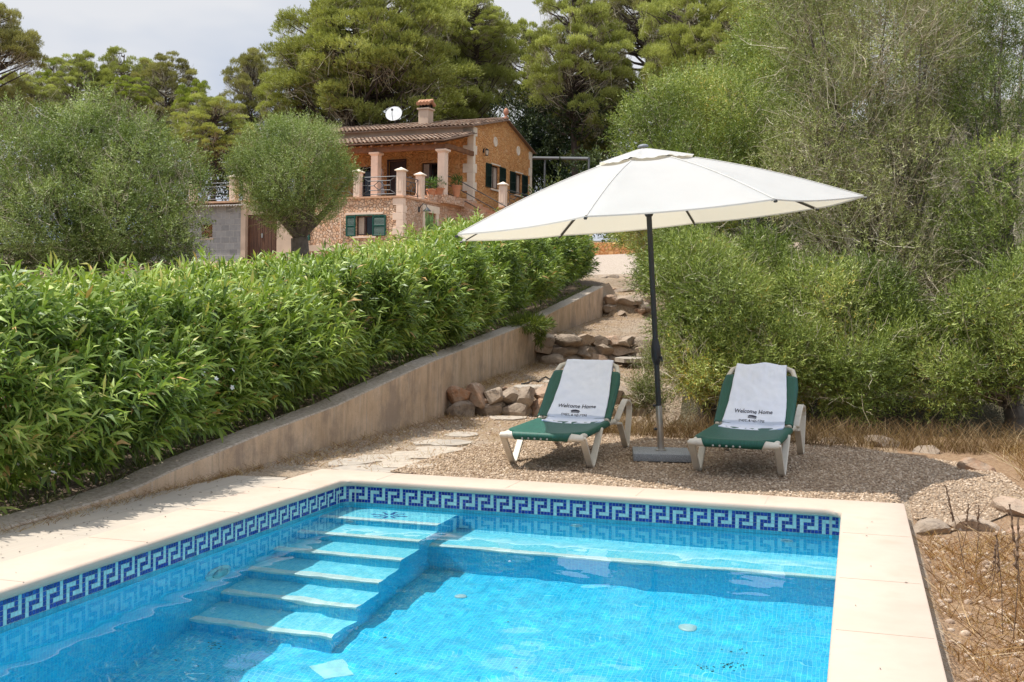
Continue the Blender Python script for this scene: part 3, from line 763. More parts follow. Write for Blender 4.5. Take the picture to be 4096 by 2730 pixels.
# pole from base to apex
hubp = on(2644, 1803, .07) ; hub = sc_(at(2595, 845, 10.95)); hub = at(2595, 845, 10.35)
dirp = (hub-base).normalized(); top = AP-UN*.03
mb = MB(); mb.tube([base+dirp*.30, base+dirp*.95, hub, top], .025, 14); PB(mb, 'pole', m_pole, smooth='auto')
mb = MB(); mb.tube([base, base+dirp*.42], .031, 16); PB(mb, 'steel_sleeve', m_steel, smooth='auto')
mb = MB(); mb.tube([base+dirp*t for t in (.80, .84, .88, .95, 1.0, 1.04)], [.027, .040, .046, .044, .036, .027], 16); PB(mb, 'crank_housing', m_blackp, smooth='auto')
q = base+dirp*.90; PB(MB().tube([q, q+Vector((.055, -.02, -.03)), q+Vector((.06, -.02, -.07))], .009, 8), 'crank_handle', m_blackp)
q = base+dirp*.42; PB(MB().tube([q, q+Vector((-.05, -.02, 0))], .011, 8), 'clamp_knob', m_blackp); PB(MB().tube([base+dirp*.2, base+dirp*.2+Vector((-.05, -.015, 0))], .013, 8), 'clamp_knob', m_blackp)
mb = MB(); mb.tube([hub-dirp*.05, hub-dirp*.02, hub+dirp*.02, hub+dirp*.06, hub+dirp*.09], [.032, .045, .05, .085, .095], 16); PB(mb, 'hub', m_pole, smooth='auto')
for k in range(8):
    mb = MB(); pts = [canopy_pt(k, 0, s)-UN*.018 for s in (.06, .2, .4, .6, .8, .985)]; mb.tube(pts, .011, 6)
    rb = PB(mb, 'rib', m_rib)
    mb = MB(); mb.tube([hub+dirp*.07, canopy_pt(k, 0, .5)-UN*.03], .008, 6); PB(mb, 'strut', m_rib)
    mb = MB(); e = canopy_pt(k, 0, 1.0); mb.tube([e-UN*.02, e-UN*.02+(e-UC).normalized()*.025], .012, 6); PB(mb, 'rib_end', m_rib)
# granite base slab
n = NT('grey_granite'); c = n.coords()
m_gran = n.finish(n.bsdf(n.ramp(n.noise(c, 190, 3, .8), [(.35, (.10, .105, .11)), (.5, (.24, .25, .26)), (.65, (.42, .43, .44))]), .7, n.bump(n.noise(c, 120, 3), .3, .003)))
M = Matrix.Translation((base.x, base.y, 0)) @ Matrix.Rotation(R(12), 4, 'Z')
mb = MB(); mb.box((-.26, -.27, 0), (.26, .27, .07), 0, .008, M); PB(mb, 'base_slab', m_gran, smooth='auto')
mb = MB(); mb.lathe([(.05, .07), (.05, .08), (.033, .085), (.033, .10)], 16, 0, (base.x, base.y, 0)); PB(mb, 'base_collar', m_steel, smooth='auto')

# ---------------------------------------------------------------- sun loungers
n = NT('cream_plastic'); c = n.coords()
col = n.ramp(n.noise(c, 5, 6, .7), [(.35, (.60, .54, .44)), (.6, (.72, .66, .56)), (.8, (.52, .45, .36))])
m_cream = n.finish(n.bsdf(col, .55, n.bump(n.noise(n.coords(scale=(1, 1, 8)), 12, 4), .25, .004)))
n = NT('green_mesh_fabric'); c = n.coords()
col = n.ramp(n.noise(n.coords(scale=(60, 3, 3)), 3, 5, .7), [(.3, (.002, .055, .038)), (.6, (.006, .10, .066)), (.8, (.035, .16, .11))])
m_green = n.finish(n.bsdf(col, .55, n.bump(n.noise(n.coords(scale=(400, 60, 60)), 2, 2), .2, .002)))
n = NT('towel_terry'); c = n.coords()
m_towel = n.finish(n.bsdf(n.ramp(n.noise(c, 4, 5), [(.3, (.80, .84, .97)), (.7, (.86, .89, .99))]), .95, n.bump(n.math('ADD', n.noise(c, 420, 3), n.math('MULTIPLY', n.noise(c, 14, 3), 1.5)), .5, .004), Sheen_Weight=.3))
m_hem = plain('towel_hem', (.36, .48, .80), .9)
m_ink = plain('towel_print', (.03, .03, .05), .9)
HY, HZ = .78, .335            # hinge; legs' front feet at y=0
def lounger(name, loc, rz, label):
    t = thing(name, loc, label, 'sun lounger', rz, 'sun loungers by the pool')
    hw = .335
    # seat frame: flattened tube loop
    loop = [(-hw+.03, -.33), (hw-.03, -.33)]
    def leg(pts, name='leg', w=.058, th=.024):
        for sx in (-1, 1):
            mb = MB(); 
            P = [Vector((sx*(hw+.02), y, z)) for y, z in pts]
            vs_ = []; n_ = len(P)
            for i, p in enumerate(P):
                d = (P[min(i+1, n_-1)]-P[max(i-1, 0)]).normalized(); side = Vector((1, 0, 0)); up = side.cross(d).normalized()
                for a, b in ((-1, -1), (1, -1), (1, 1), (-1, 1)): vs_.append(p + side*(w*.5*a) + up*(th*.5*b))
            fs = [(i*4+k, i*4+(k+1) % 4, (i+1)*4+(k+1) % 4, (i+1)*4+k) for i in range(n_-1) for k in range(4)] + [(3, 2, 1, 0), tuple(range(n_*4-4, n_*4))]
            mb.add(vs_, fs); o = mb.build(name, m_cream, t, fix=True)
            bv = o.modifiers.new('b', 'BEVEL'); bv.width = .006; bv.segments = 2; bv.limit_method = 'ANGLE'
    fr = [(-.33, .288), (-.30, .262), (-.05, .03), (-.02, .010), (.02, .008), (.05, .025), (.30, .25), (.33, .285), (.36, .30)]
    leg(fr)
    rr = [(1.02, .285), (1.20, .27), (1.26, .235), (1.50, .03), (1.53, .010), (1.57, .008), (1.59, .03), (1.70, .36), (1.69, .41), (1.62, .455), (1.48, .475), (1.40, .455), (1.20, .37), (1.06, .31)]
    leg(rr)
    mb = MB()
    for sx in (-1, 1):
        mb.tube([(sx*hw, -.33, .285), (sx*hw, -.1, .292), (sx*hw, .3, .297), (sx*hw, HY, .305), (sx*hw, 1.12, .30)], .024, 10)
    mb.tube([(-hw-.03, -.335, .283), (-hw+.1, -.345, .287), (0, -.345, .285), (hw-.1, -.345, .287), (hw+.03, -.335, .283)], [.026, .036, .030, .036, .026], 10)
    mb.tube([(-hw, 1.10, .29), (hw, 1.10, .29)], .022, 8)
    mb.build('seat_frame', m_cream, t, smooth='auto')
    # backrest loop
    ey, ez = 1.43, .80
    def bp(x, s, off=0.0):
        d = Vector((0, ey-HY, ez-HZ)).normalized(); nn_ = Vector((0, -d.z, d.y)); L = math.hypot(ey-HY, ez-HZ)
        return Vector((x, HY, HZ)) + d*(L*s) + nn_*(off + .035*s*s)
    mb = MB(); pts = [bp(-hw+.01, -.02)] + [bp(-hw+.015+.01*s, s) for s in (.3, .6, .85)] + [bp(-hw+.05, .96), bp(-hw+.11, 1.0), bp(0, 1.0), bp(hw-.11, 1.0), bp(hw-.05, .96)] + [bp(hw-.015-.01*s, s) for s in (.85, .6, .3)] + [bp(hw-.01, -.02)]
    mb.tube(pts, .024, 10); mb.build('back_frame', m_cream, t, smooth='auto')
    # fabric panels that wrap round the rails
    def fabric(fn, nm):
        AA = [-1+.03*i for i in range(6)]+[-.82+1.64*i/10 for i in range(11)]+[.85+.03*i for i in range(6)]; BB = [.12*i/9 for i in range(9)]+[.12+.88*i/20 for i in range(21)]; nx_, ny_ = len(AA)-1, len(BB)-1; vs_ = []
        for b_ in BB:
            for a_ in AA: vs_.append(fn(a_, b_))
        fs = [(j*(nx_+1)+i, j*(nx_+1)+i+1, (j+1)*(nx_+1)+i+1, (j+1)*(nx_+1)+i) for j in range(ny_) for i in range(nx_)]
        mb = MB(); mb.add(vs_, fs); o = mb.build(nm, m_green, t, smooth=True)
        so = o.modifiers.new('s', 'SOLIDIFY'); so.thickness = .003; return o
    def wrap(a):                                # a in -1..1 -> (x, dz): flat then curling over the rail
        s_ = abs(a); sg = 1 if a >= 0 else -1
        if s_ < .82: return sg*s_/.82*hw*.985, .030 - .020*(1-(s_/.82)**2)
        an = (s_-.82)/.18*2.6
        return sg*(hw-.004+.034*math.sin(an)), .031*math.cos(an)
    def seatf(a, b):
        x, dz = wrap(a)
        if b < .12:                              # front hem folded over the front bar, narrower
            f = b/.12; an = R(-75+165*f); yy = -.345-.037*math.cos(an); zz = .286+.037*math.sin(an); xx = max(-1, min(1, a/.8))*hw*.68
            x = xx*(1-f*.3)+x*(f*.3); return Vector((x, yy, zz))
        f = (b-.12)/.88; k = min(1, f*6)
        x = x*(k) + (1-k)*max(-1, min(1, a/.8))*hw*(.70+.1*f)
        return Vector((x, -.345+f*(HY+.30), .292+.012*f+dz*(.35+.65*k)+.022*(1-k) - .012*math.sin(math.pi*f)*(1-min(1, abs(a)/.82)**2) ))
    so_ = fabric(seatf, 'seat_fabric')
    def backf(a, b):
        x, dz = wrap(a); taper = 1 if b < .8 else 1-(b-.8)*.25
        e = .86 - .10*max(0, (abs(a)-.5)) * 1
        return bp(x*.985*taper, .0+b*e, dz)
    fabric(backf, 'back_fabric')
    for i in range(5):
        mb = MB(); M = Matrix.Translation((-.16+i*.055, -.386, .268)) @ Matrix.Rotation(R(90), 4, 'X'); mb.lathe([(.009, 0), (.009, .002), (.005, .003), (.004, .001)], 12, 0, (0, 0, 0), M); mb.build('eyelet', m_steel, so_)
    # towel
    tw = thing('towel', loc, 'white printed towel hanging on the backrest of the %s sun lounger' % ('left' if 'left' in label else 'right'), 'towel', rz, 'towels on the loungers')
    wide = .235 if 'left' in label else .255; sk = .0
    r0 = 3.1 if 'left' in label else 7.7
    Lb = math.hypot(ey-HY, ez-HZ)
    def towel(a, b, off=0.0):                    # a -1..1, b 0 = lower hem .. 1 top .. >1 behind
        s = -.09 + b*1.14
        w = wide*(1.12-.20*max(0, min(1, b))) if 'left' not in label else wide*(1.20-.2*max(0, min(1, b)))
        x = a*w + (.02 if 'left' in label else .0)+.01*math.sin(b*5)
        rip = .011*mnoise.noise(Vector((a*2.2+r0, b*6, r0)))+.006*mnoise.noise(Vector((a*6+r0, b*14, r0*2)))
        o_ = .042 + rip + off
        if s < 0:
            f = -s/.09; y_ = HY - .30*Lb*f; z_ = HZ + .02
            k = min(1, f*2.2)
            q = bp(x, s*.25, o_); q2 = Vector((x, y_+.06, .325 - .014*(1-a*a)+.012*a*a*f + rip+off))
            return q.lerp(q2, k)
        if s > 1.0:
            f = (s-1.0)
            an = min(1, f/.06)*math.pi
            c0 = bp(x, 1.0, 0); d = (bp(x, 1.0)-bp(x, .9)).normalized(); nn_ = Vector((0, -d.z, d.y))
            q = c0 + nn_*(o_*math.cos(an)) + d*(.045*math.sin(an)) - d*(max(0, f-.06)*3.0)
            return q + Vector((0, 0, (.014*math.sin(a*4.1+1) if 'left' not in label else 0)*math.sin(an)))
        return bp(x, s, o_ if s > .1 else o_)
    nx_, ny_ = 40, 70; vs_ = []
    for j in range(ny_+1):
        for i in range(nx_+1): vs_.append(towel(-1+2*i/nx_, j/ny_*1.15))
    fs = [(j*(nx_+1)+i, j*(nx_+1)+i+1, (j+1)*(nx_+1)+i+1, (j+1)*(nx_+1)+i) for j in range(ny_) for i in range(nx_)]
    mb = MB(); mb.add(vs_, fs); o = mb.build('cloth', m_towel, tw, smooth=True); so = o.modifiers.new('s', 'SOLIDIFY'); so.thickness = .011; so.offset = -1
    mb = MB(); vs_ = []
    for i in range(nx_+1):
        a = -1+2*i/nx_; p = towel(a, 0.0); vs_ += [p+Vector((0, .012, -.003)), p+Vector((0, -.006, -.012-.002*math.sin(a*9)))]
    mb.add(vs_, [(2*i, 2*i+2, 2*i+3, 2*i+1) for i in range(nx_)]); mb.build('hem', m_hem, o)
    # printed words and emblem, laid on the cloth
    def text(body, size, cx, cb, name, bold=.0, xs_=1.0):
        cu = bpy.data.curves.new(name, 'FONT'); cu.body = body; cu.size = size; cu.align_x = 'CENTER'; cu.align_y = 'CENTER'; cu.resolution_u = 3; cu.offset = bold
        ob = bpy.data.objects.new(name, cu); COL.objects.link(ob); dg = bpy.context.evaluated_depsgraph_get()
        me = bpy.data.meshes.new_from_object(ob.evaluated_get(dg)); bpy.data.objects.remove(ob)
        bm = bmesh.new(); bm.from_mesh(me)
        bmesh.ops.subdivide_edges(bm, edges=[e for e in bm.edges if e.calc_length() > .02], cuts=2)
        bmesh.ops.triangulate(bm, faces=bm.faces)
        w = wide*1.1
        for v in bm.verts:
            v.co = towel(v.co.x*xs_/w + cx, cb + 1.5*v.co.y/(Lb*1.14), .0035)
        bm.to_mesh(me); bm.free(); me.materials.clear(); me.materials.append(m_ink)
        for p in me.polygons: p.material_index = 0
        return link(bpy.data.objects.new('printed_words', me), o)
    cx = -.06
    text('Welcome Home', .050, cx, .225, 'w', .0006, 1.05)
    text('ENGEL & VÖLKERS', .026, cx, .085, 'w', .0006, 1.08)
    mb = MB(); w = wide*1.1
    def q(x, y): return towel(x/w+cx, .126+1.4*y/(Lb*1.14), .0035)
    mb.add([q(-.038, 0), q(.038, 0), q(.038, .004), q(-.038, .004)], [(0, 1, 2, 3)])
    mb.add([q(-.044, .015), q(.044, .015), q(.030, .027), q(0, .030), q(-.030, .027)], [(0, 1, 2, 3, 4)])
    for i in range(8):
        x = -.036+i*.0094; mb.add([q(x, .003), q(x+.005, .003), q(x+.005, .016), q(x, .016)], [(0, 1, 2, 3)])
    mb.build('printed_emblem', m_ink, o)
    return t
lounger('sun_lounger', (-2.565, 9.585, -.004), 0.0, 'cream sun lounger with green fabric, the left one, its foot end in the sun')
lounger('sun_lounger', (-.945, 9.705, -.004), R(-3), 'cream sun lounger with green fabric, the right one, wholly in parasol shade')
# ---------------------------------------------------------------- the house
HC = Vector((-17.46, 41.71, 5.85)); HA = R(-6)
HM = Matrix.Translation(HC) @ Matrix.Rotation(HA, 4, 'Z')
def Hw(x, y, z): return HM @ Vector((x, y, z))
house = thing('stone_house', HC, 'stone country house with tiled porch roof and terrace above the hedge', 'house', HA)
def stonemat(name, tones, mortar, sc, mw=.05, bump=.9, mort_blend=1.0):
    n = NT(name); c = n.coords(); cw = n.n('VectorMath', {0: c, 1: n.n('VectorMath', {0: n.noise(c, 3, 2).outputs[1], 'Scale': .12}, operation='SCALE').outputs[0]}, operation='ADD').outputs[0]
    v = n.vor(cw, sc); e = n.vor(cw, sc, 'DISTANCE_TO_EDGE')
    col = n.ramp(v.outputs['Color'], [(i/(len(tones)-1), t) for i, t in enumerate(tones)])
    col = n.mix(.35, col, n.ramp(n.noise(c, 14, 6, .7), [(.3, hsvish(tones[0], .7)), (.7, hsvish(tones[-1], 1.05))]))
    m = n.ramp(e.outputs['Distance'], [(0, (1, 1, 1)), (mw, (mort_blend*0, )*3)])
    col = n.mix(m, col, mortar)
    h = n.math('ADD', n.math('MULTIPLY', n.ramp(e.outputs['Distance'], [(0, (0, 0, 0)), (mw*2.2, (1, 1, 1))]), 1.0), n.math('MULTIPLY', n.noise(c, 18, 5), .5))
    return n.finish(n.bsdf(col, .92, n.bump(h, bump, .05)))
m_low = stonemat('rubble_wall', [(.62, .31, .17), (.80, .48, .29), (.86, .60, .41), (.88, .68, .51), (.82, .52, .33)], (.26, .13, .075), 7.5, .06)
m_up = stonemat('orange_rubble', [(.60, .20, .045), (.82, .34, .09), (.90, .48, .18), (.74, .27, .07), (.92, .60, .33)], (.82, .36, .10), 6.5, .07, .9)
m_porch = stonemat('porch_rubble', [(.54, .20, .05), (.80, .36, .11), (.88, .48, .19), (.70, .27, .07), (.90, .57, .30)], (.76, .36, .12), 5.5, .08, .9)
m_side = stonemat('side_rubble', [(.64, .34, .20), (.74, .44, .28), (.80, .56, .41), (.82, .64, .50)], (.50, .28, .16), 7.5, .06, .8)
m_ash = plain('pink_ashlar', (.84, .64, .50), .85, .08, 3, .3, 30)
m_ashl = plain('cream_ashlar', (.84, .70, .55), .85, .1, 3, .3, 30)
m_plast = plain('pale_plaster', (.62, .47, .35), .9, .14, 1.5, .3, 20)
m_slab = plain('terracotta_ledge', (.62, .36, .22), .85, .12, 4)
m_woodd = plain('dark_door_wood', (.055, .02, .012), .5, .3, 6)
m_woodb = plain('beam_wood', (.20, .085, .035), .6, .3, 5)
m_glass = plain('dark_window', (.012, .012, .012), .08, .3, 3, 0)
m_curt = plain('curtain', (.50, .40, .32), .9)
m_iron = plain('grey_ironwork', (.05, .055, .06), .5)
m_inner = plain('room_inside', (.02, .012, .01), .9)
n = NT('green_shutter'); m_shut = n.finish(n.bsdf((.002, .075, .05), .45))
n = NT('dark_green_shutter'); m_shutd = n.finish(n.bsdf((.003, .022, .015), .5))
n = NT('roof_tile'); a = n.n('Attribute', attribute_name='tint').outputs['Fac']; c = n.coords()
col = n.ramp(a, [(0, (.15, .09, .06)), (.4, (.27, .17, .115)), (.75, (.40, .26, .17)), (.92, (.50, .33, .22)), (1, (.55, .46, .36))])
m_tile = n.finish(n.bsdf(n.mix(n.ramp(n.noise(c, 7, 6, .7), [(.45, (0, 0, 0)), (.65, (.7, .7, .7))]), col, (.16, .12, .09)), .9, n.bump(n.noise(c, 30, 4), .5, .01)))
n = NT('concrete_block'); c = n.coords(); sp = n.n('SeparateXYZ', {0: c}); cb = n.n('CombineXYZ', {0: sp.outputs[0], 1: sp.outputs[2], 2: 0.0})
b = n.n('TexBrick', {'Vector': cb, 'Color1': (.24, .24, .24, 1), 'Color2': (.40, .39, .38, 1), 'Mortar': (.56, .52, .48, 1), 'Scale': 1.0, 'Mortar Size': .012, 'Brick Width': .44, 'Row Height': .26, 'Mortar Smooth': .4})
m_block = n.finish(n.bsdf(n.mix(.35, b.outputs[0], n.ramp(n.noise(c, 6, 7, .7), [(.3, (.15, .15, .155)), (.7, (.40, .38, .36))])), .95, n.bump(n.math('ADD', n.noise(c, 25, 5), n.math('MULTIPLY', b.outputs['Fac'], -.7)), .7, .02)))
def HP(mb, name, mat, parent=None, **k): return mb.build(name, mat, parent or house, **k)
def holes(plane, c0, u0, u1, z0, z1, ops, depth=.3, m=0, mb=None, sgn=1):
    """wall face in plane 'y' (x varies) or 'x' (y varies), with real recessed openings"""
    mb = mb or MB()
    us = sorted({u0, u1} | {o[0] for o in ops} | {o[1] for o in ops}); zs = sorted({z0, z1} | {o[2] for o in ops} | {o[3] for o in ops})
    us = [u for u in us if u0 <= u <= u1]; zs = [z for z in zs if z0 <= z <= z1]
    P = (lambda u, d, z: (u, c0+d, z)) if plane == 'y' else (lambda u, d, z: (c0-d, u, z))
    for i in range(len(us)-1):
        for j in range(len(zs)-1):
            uc, zc = (us[i]+us[i+1])/2, (zs[j]+zs[j+1])/2
            if any(o[0] < uc < o[1] and o[2] < zc < o[3] for o in ops): continue
            mb.add([P(us[i], 0, zs[j]), P(us[i+1], 0, zs[j]), P(us[i+1], 0, zs[j+1]), P(us[i], 0, zs[j+1])], [(0, 1, 2, 3)], m)
    for a, b_, c_, d_ in ops:
        for q in ([(a, c_), (a, d_)], [(b_, d_), (b_, c_)], [(a, d_), (b_, d_)], [(b_, c_), (a, c_)]):
            (ua, za), (ub, zb) = q
            mb.add([P(ua, 0, za), P(ub, 0, zb), P(ub, depth, zb), P(ua, depth, za)], [(0, 1, 2, 3)], m)
    return mb
GZ = -3.0
# lower storey
HP(holes('y', 0, -4.42, -.03, GZ, -.06, [(-2.16, -1.38, -1.57, -.78)], .22), 'terrace_wall', m_low)
HP(MB().box((-6.02, .0, GZ), (-4.42, .3, -.06)), 'plaster_wall', m_plast)
HP(holes('x', 0, .03, 5.1, GZ, -.06, [(1.94, 2.86, GZ, -.5)], .35), 'terrace_side_wall', m_side)
HP(MB().box((-.5, 3.72, -.06), (-.002, 5.1, .12)), 'stair_parapet', m_side)
# corner pier of dressed blocks
for k in range(8):
    z = -.08-k*.30; w = .46 if k % 2 == 0 else .30; w2 = .20 if k % 2 == 0 else .30
    HP(MB().box((-w, -.02, z-.295), (.022, w2, z), 0, .006), 'corner_block', m_ash)
slab = MB(); slab.box((-12.6, -.06, -.075), (.06, 6.3, .0)); HP(slab, 'terrace_floor', m_slab)
HP(MB().box((-9.0, 3.15, .0), (.30, 6.3, .35)), 'porch_floor', m_side)
# lower window and shutters
def shutter(x0, x1, z0, z1, y, mat, axis='y', name='shutter', parent=None):
    mb = MB(); f = .055
    def bx(u0, u1, d0, d1, a, b_):
        if axis == 'y': mb.box((u0, y+d0, a), (u1, y+d1, b_))
        else: mb.box((y-d1, u0, a), (y-d0, u1, b_))
    bx(x0, x0+f, -.05, -.01, z0, z1); bx(x1-f, x1, -.05, -.01, z0, z1); bx(x0+f, x1-f, -.05, -.01, z0, z0+f); bx(x0+f, x1-f, -.05, -.01, z1-f, z1)
    bx(x0+f, x1-f, -.048, -.012, (z0+z1)/2-.025, (z0+z1)/2+.025)
    for (a, b_) in ((z0+f, (z0+z1)/2-.025), ((z0+z1)/2+.025, z1-f)):
        k = max(3, int((b_-a)/.045))
        for i in range(k):
            zc = a+(i+.5)*(b_-a)/k; dz = .4*(b_-a)/k
            if axis == 'y': vs_ = [(x0+f, y-.045, zc-dz), (x1-f, y-.045, zc-dz), (x1-f, y-.015, zc+dz), (x0+f, y-.015, zc+dz)]
            else: vs_ = [(y+.045, x0+f, zc-dz), (y+.045, x1-f, zc-dz), (y+.015, x1-f, zc+dz), (y+.015, x0+f, zc+dz)]
            mb.add(vs_, [(0, 1, 2, 3)])
    bx(x0+f, x1-f, -.012, -.008, z0+f, z1-f)
    return HP(mb, name, mat, parent)
def window(u0, u1, z0, z1, c0, axis, frame_m, curt=.0):
    """frame + pane in a recess"""
    mb = MB(); f = .05
    def bx(a0, a1, d0, d1, z_, z__, M_=mb):
        if axis == 'y': M_.box((a0, c0+d0, z_), (a1, c0+d1, z__))
        else: M_.box((c0-d1, a0, z_), (c0-d0, a1, z__))
    bx(u0, u0+f, .10, .16, z0, z1); bx(u1-f, u1, .10, .16, z0, z1); bx(u0+f, u1-f, .10, .16, z1-f, z1); bx(u0+f, u1-f, .10, .16, z0, z0+f)
    bx((u0+u1)/2-.03, (u0+u1)/2+.03, .102, .158, z0+f, z1-f)
    w = HP(mb, 'window', frame_m)
    g = MB(); bx(u0+f, u1-f, .14, .15, z0+f, z1-f, g); g = HP(g, 'pane', m_glass, w)
    if curt:
        q = MB(); n_ = 14
        for i in range(n_):
            a0 = u0+f+(curt*(u1-u0))*i/n_; a1 = u0+f+(curt*(u1-u0))*(i+1)/n_; d0 = .125+.008*math.sin(i*2.1); d1 = .125+.008*math.sin((i+1)*2.1)
            if axis == 'y': q.add([(a0, c0+d0, z0+f), (a1, c0+d1, z0+f), (a1, c0+d1, z1-f), (a0, c0+d0, z1-f)], [(0, 1, 2, 3)])
            else: q.add([(c0-d0, a0, z0+f), (c0-d1, a1, z0+f), (c0-d1, a1, z1-f), (c0-d0, a0, z1-f)], [(0, 1, 2, 3)])
        HP(q, 'curtain', m_curt, w)
    return w
window(-2.16, -1.38, -1.57, -.78, 0, 'y', m_woodd, .35)
shutter(-2.62, -2.17, -1.60, -.76, 0, m_shut); shutter(-1.37, -.76, -1.60, -.76, 0, m_shut)
HP(MB().box((-2.2, -.045, -.775), (-1.34, .0, -.73)), 'window_lintel', m_shut); HP(MB().box((-2.66, -.03, -.725), (-.9, .0, -.64)), 'lintel_stone', m_ash)
HP(MB().box((-2.3, -.05, -1.68), (-1.2, .0, -1.61)), 'window_sill', m_ash)
shutter(-4.75, -4.36, -1.75, -.85, 0, m_shut)
HP(MB().box((-4.5, -.03, -2.2), (-.47, .0, -1.95)), 'plinth', m_plast)
HP(MB().tube([(-2.86, -.05, -.9), (-2.86, -.05, -1.7)], .03, 8), 'drain_pipe', m_ash)
# low side door with stone frame
HP(MB().box((.0, 1.66, GZ), (.05, 1.94, -.5)), 'door_jamb', m_ashl); HP(MB().box((.0, 2.86, GZ), (.05, 3.10, -.5)), 'door_jamb', m_ashl); HP(MB().box((.0, 1.62, -.497), (.06, 3.14, -.2)), 'door_lintel', m_ashl)
HP(MB().box((-.30, 1.94, GZ), (-.24, 2.86, -.5)), 'cellar_door', m_plast)
# shed beneath the terrace
mb = holes('y', -.12, -12.6, -7.76, GZ, -.22, [(-9.84, -9.25, -1.56, -1.0)], .2)
shed = HP(mb, 'block_wall', m_block)
HP(MB().box((-9.9, -.13, -1.66), (-9.2, -.09, -1.58)), 'window_sill', m_plast)
mb = MB()
for i in range(9):
    t = -9.95+i*.12
    for s_ in (1, -1):
        x0, z0 = (t, -1.57) if s_ == 1 else (t, -.99); x1, z1 = t+.58, (z0+.58*s_)
        a, b_ = 0, 1
        if x0 < -9.83: a = (-9.83-x0)/.58
        if x1 > -9.26: b_ = (-9.26-x0)/.58
        if b_-a < .08: continue
        p = Vector((x0+(x1-x0)*a, -.07-(.01 if s_ > 0 else 0), z0+(z1-z0)*a)); q = Vector((x0+(x1-x0)*b_, -.07-(.01 if s_ > 0 else 0), z0+(z1-z0)*b_))
        mb.tube([p, q], .016, 4)
mb.box((-9.86, -.09, -1.58), (-9.83, -.04, -.99)); mb.box((-9.26, -.09, -1.58), (-9.23, -.04, -.99))
HP(mb, 'window_lattice', plain('lattice_wood', (.34, .17, .07), .8)); HP(MB().box((-9.85, .07, -1.57), (-9.24, .09, -.99)), 'dark_opening', m_inner)
HP(MB().box((-7.76, -.14, GZ), (-7.52, .2, -.1)), 'door_pier', m_plast)
n = NT('plank_door'); c = n.coords(scale=(9, 1, .6)); m_plank = n.finish(n.bsdf(n.ramp(n.noise(c, 2, 5, .6), [(.3, (.055, .022, .012)), (.7, (.15, .065, .03))]), .6))
for x0, x1 in ((-7.52, -6.78), (-6.77, -6.02)):
    mb = MB(); k = 8; w = (x1-x0)/k
    for i in range(k): mb.box((x0+i*w+.004, .04+(.006 if i % 2 else 0), GZ), (x0+(i+1)*w-.004, .10, -.62))
    HP(mb, 'garage_door', m_plank)
HP(MB().box((-6.80, .01, -1.6), (-6.74, .04, -1.42)), 'door_handle', m_steel)
HP(MB().box((-7.52, .0, -.62), (-6.02, .3, -.06)), 'door_lintel', m_plast)
mb = MB(); vs_ = []; N_ = 150
for i in range(N_+1):
    x = -12.8+i*(5.15/N_); z = -.17+.028*math.sin(x*2*math.pi/.146)
    vs_ += [(x, -.42, z-.07), (x, .0, z), (x, -.42, z-.082), (x, .0, z-.012)]
mb.add(vs_, [f for i in range(N_) for f in ((i*4, i*4+4, i*4+5, i*4+1), (i*4+2, i*4+3, i*4+7, i*4+6), (i*4, i*4+2, i*4+6, i*4+4))]); HP(mb, 'corrugated_roof', plain('fibre_cement', (.30, .27, .24), .9), smooth=False)

# terrace posts
def post(x, y, z=0, h=1.0, w=.29, parent=None, nm='terrace_post'):
    mb = MB(); mb.box((x-w/2, y-w/2, z), (x+w/2, y+w/2, z+h), 0, .01)
    for sx, sy in ((0, -1), (1, 0)):
        # sunk panel frame drawn by raised mouldings
        for (a, b_, c_, d_) in ((-.07, -.055, .18, h-.22), (.055, .07, .18, h-.22), (-.055, .055, .18, .2), (-.055, .055, h-.24, h-.22)):
            if sy: mb.box((x+a, y-w/2-.012, z+c_), (x+b_, y-w/2-.002, z+d_))
            else: mb.box((x+w/2+.002, y+a, z+c_), (x+w/2+.012, y+b_, z+d_))
    o = HP(mb, nm, m_ash, parent)
    cp = MB(); q = w/2+.06; cp.box((x-q, y-q, z+h+.001), (x+q, y+q, z+h+.05), 0, .008)
    cp.add([(x-q+.02, y-q+.02, z+h+.052), (x+q-.02, y-q+.02, z+h+.052), (x+q-.02, y+q-.02, z+h+.052), (x-q+.02, y+q-.02, z+h+.052), (x, y, z+h+.16)], [(0, 1, 4), (1, 2, 4), (2, 3, 4), (3, 0, 4), (0, 3, 2, 1)])
    HP(cp, 'post_cap', m_ashl, o); return o
for x in (-.17, -2.17, -4.2, -6.0, -7.62, -8.34, -10.5): post(x, .14)
post(-8.93, .9, 0, .72); post(.0-.16, 1.75)
def rail_panel(A, B, z0=.10, z1=.80):
    A = Vector(A); B = Vector(B); L = (B-A).length; d = (B-A).normalized(); mb = MB(); r = .017
    def P(s, z): return A + d*(L*s) + Vector((0, 0, z))
    def seg(a, b_, rr=r): mb.tube([P(*a), P(*b_)], rr, 4)
    for s in (0.0, 1.0): seg((s, z0-.08), (s, z1))
    seg((0, z1), (1, z1), .02); seg((0, z0), (1, z0))
    i0, i1, a0, a1 = .16, .84, z0+.16, z1-.16
    seg((i0, a0), (i1, a0)); seg((i0, a1), (i1, a1)); seg((i0, a0), (i0, a1)); seg((i1, a0), (i1, a1))
    for (s, z), (s2, z2) in (((0, z0), (i0, a0)), ((1, z0), (i1, a0)), ((0, z1), (i0, a1)), ((1, z1), (i1, a1))): seg((s, z), (s2, z2))
    zm = (z0+z1)/2; seg((.5, a1), (.66, zm)); seg((.66, zm), (.5, a0)); seg((.5, a0), (.34, zm)); seg((.34, zm), (.5, a1)); seg((i0, zm), (.34, zm)); seg((.66, zm), (i1, zm))
    return HP(mb, 'railing', m_iron)
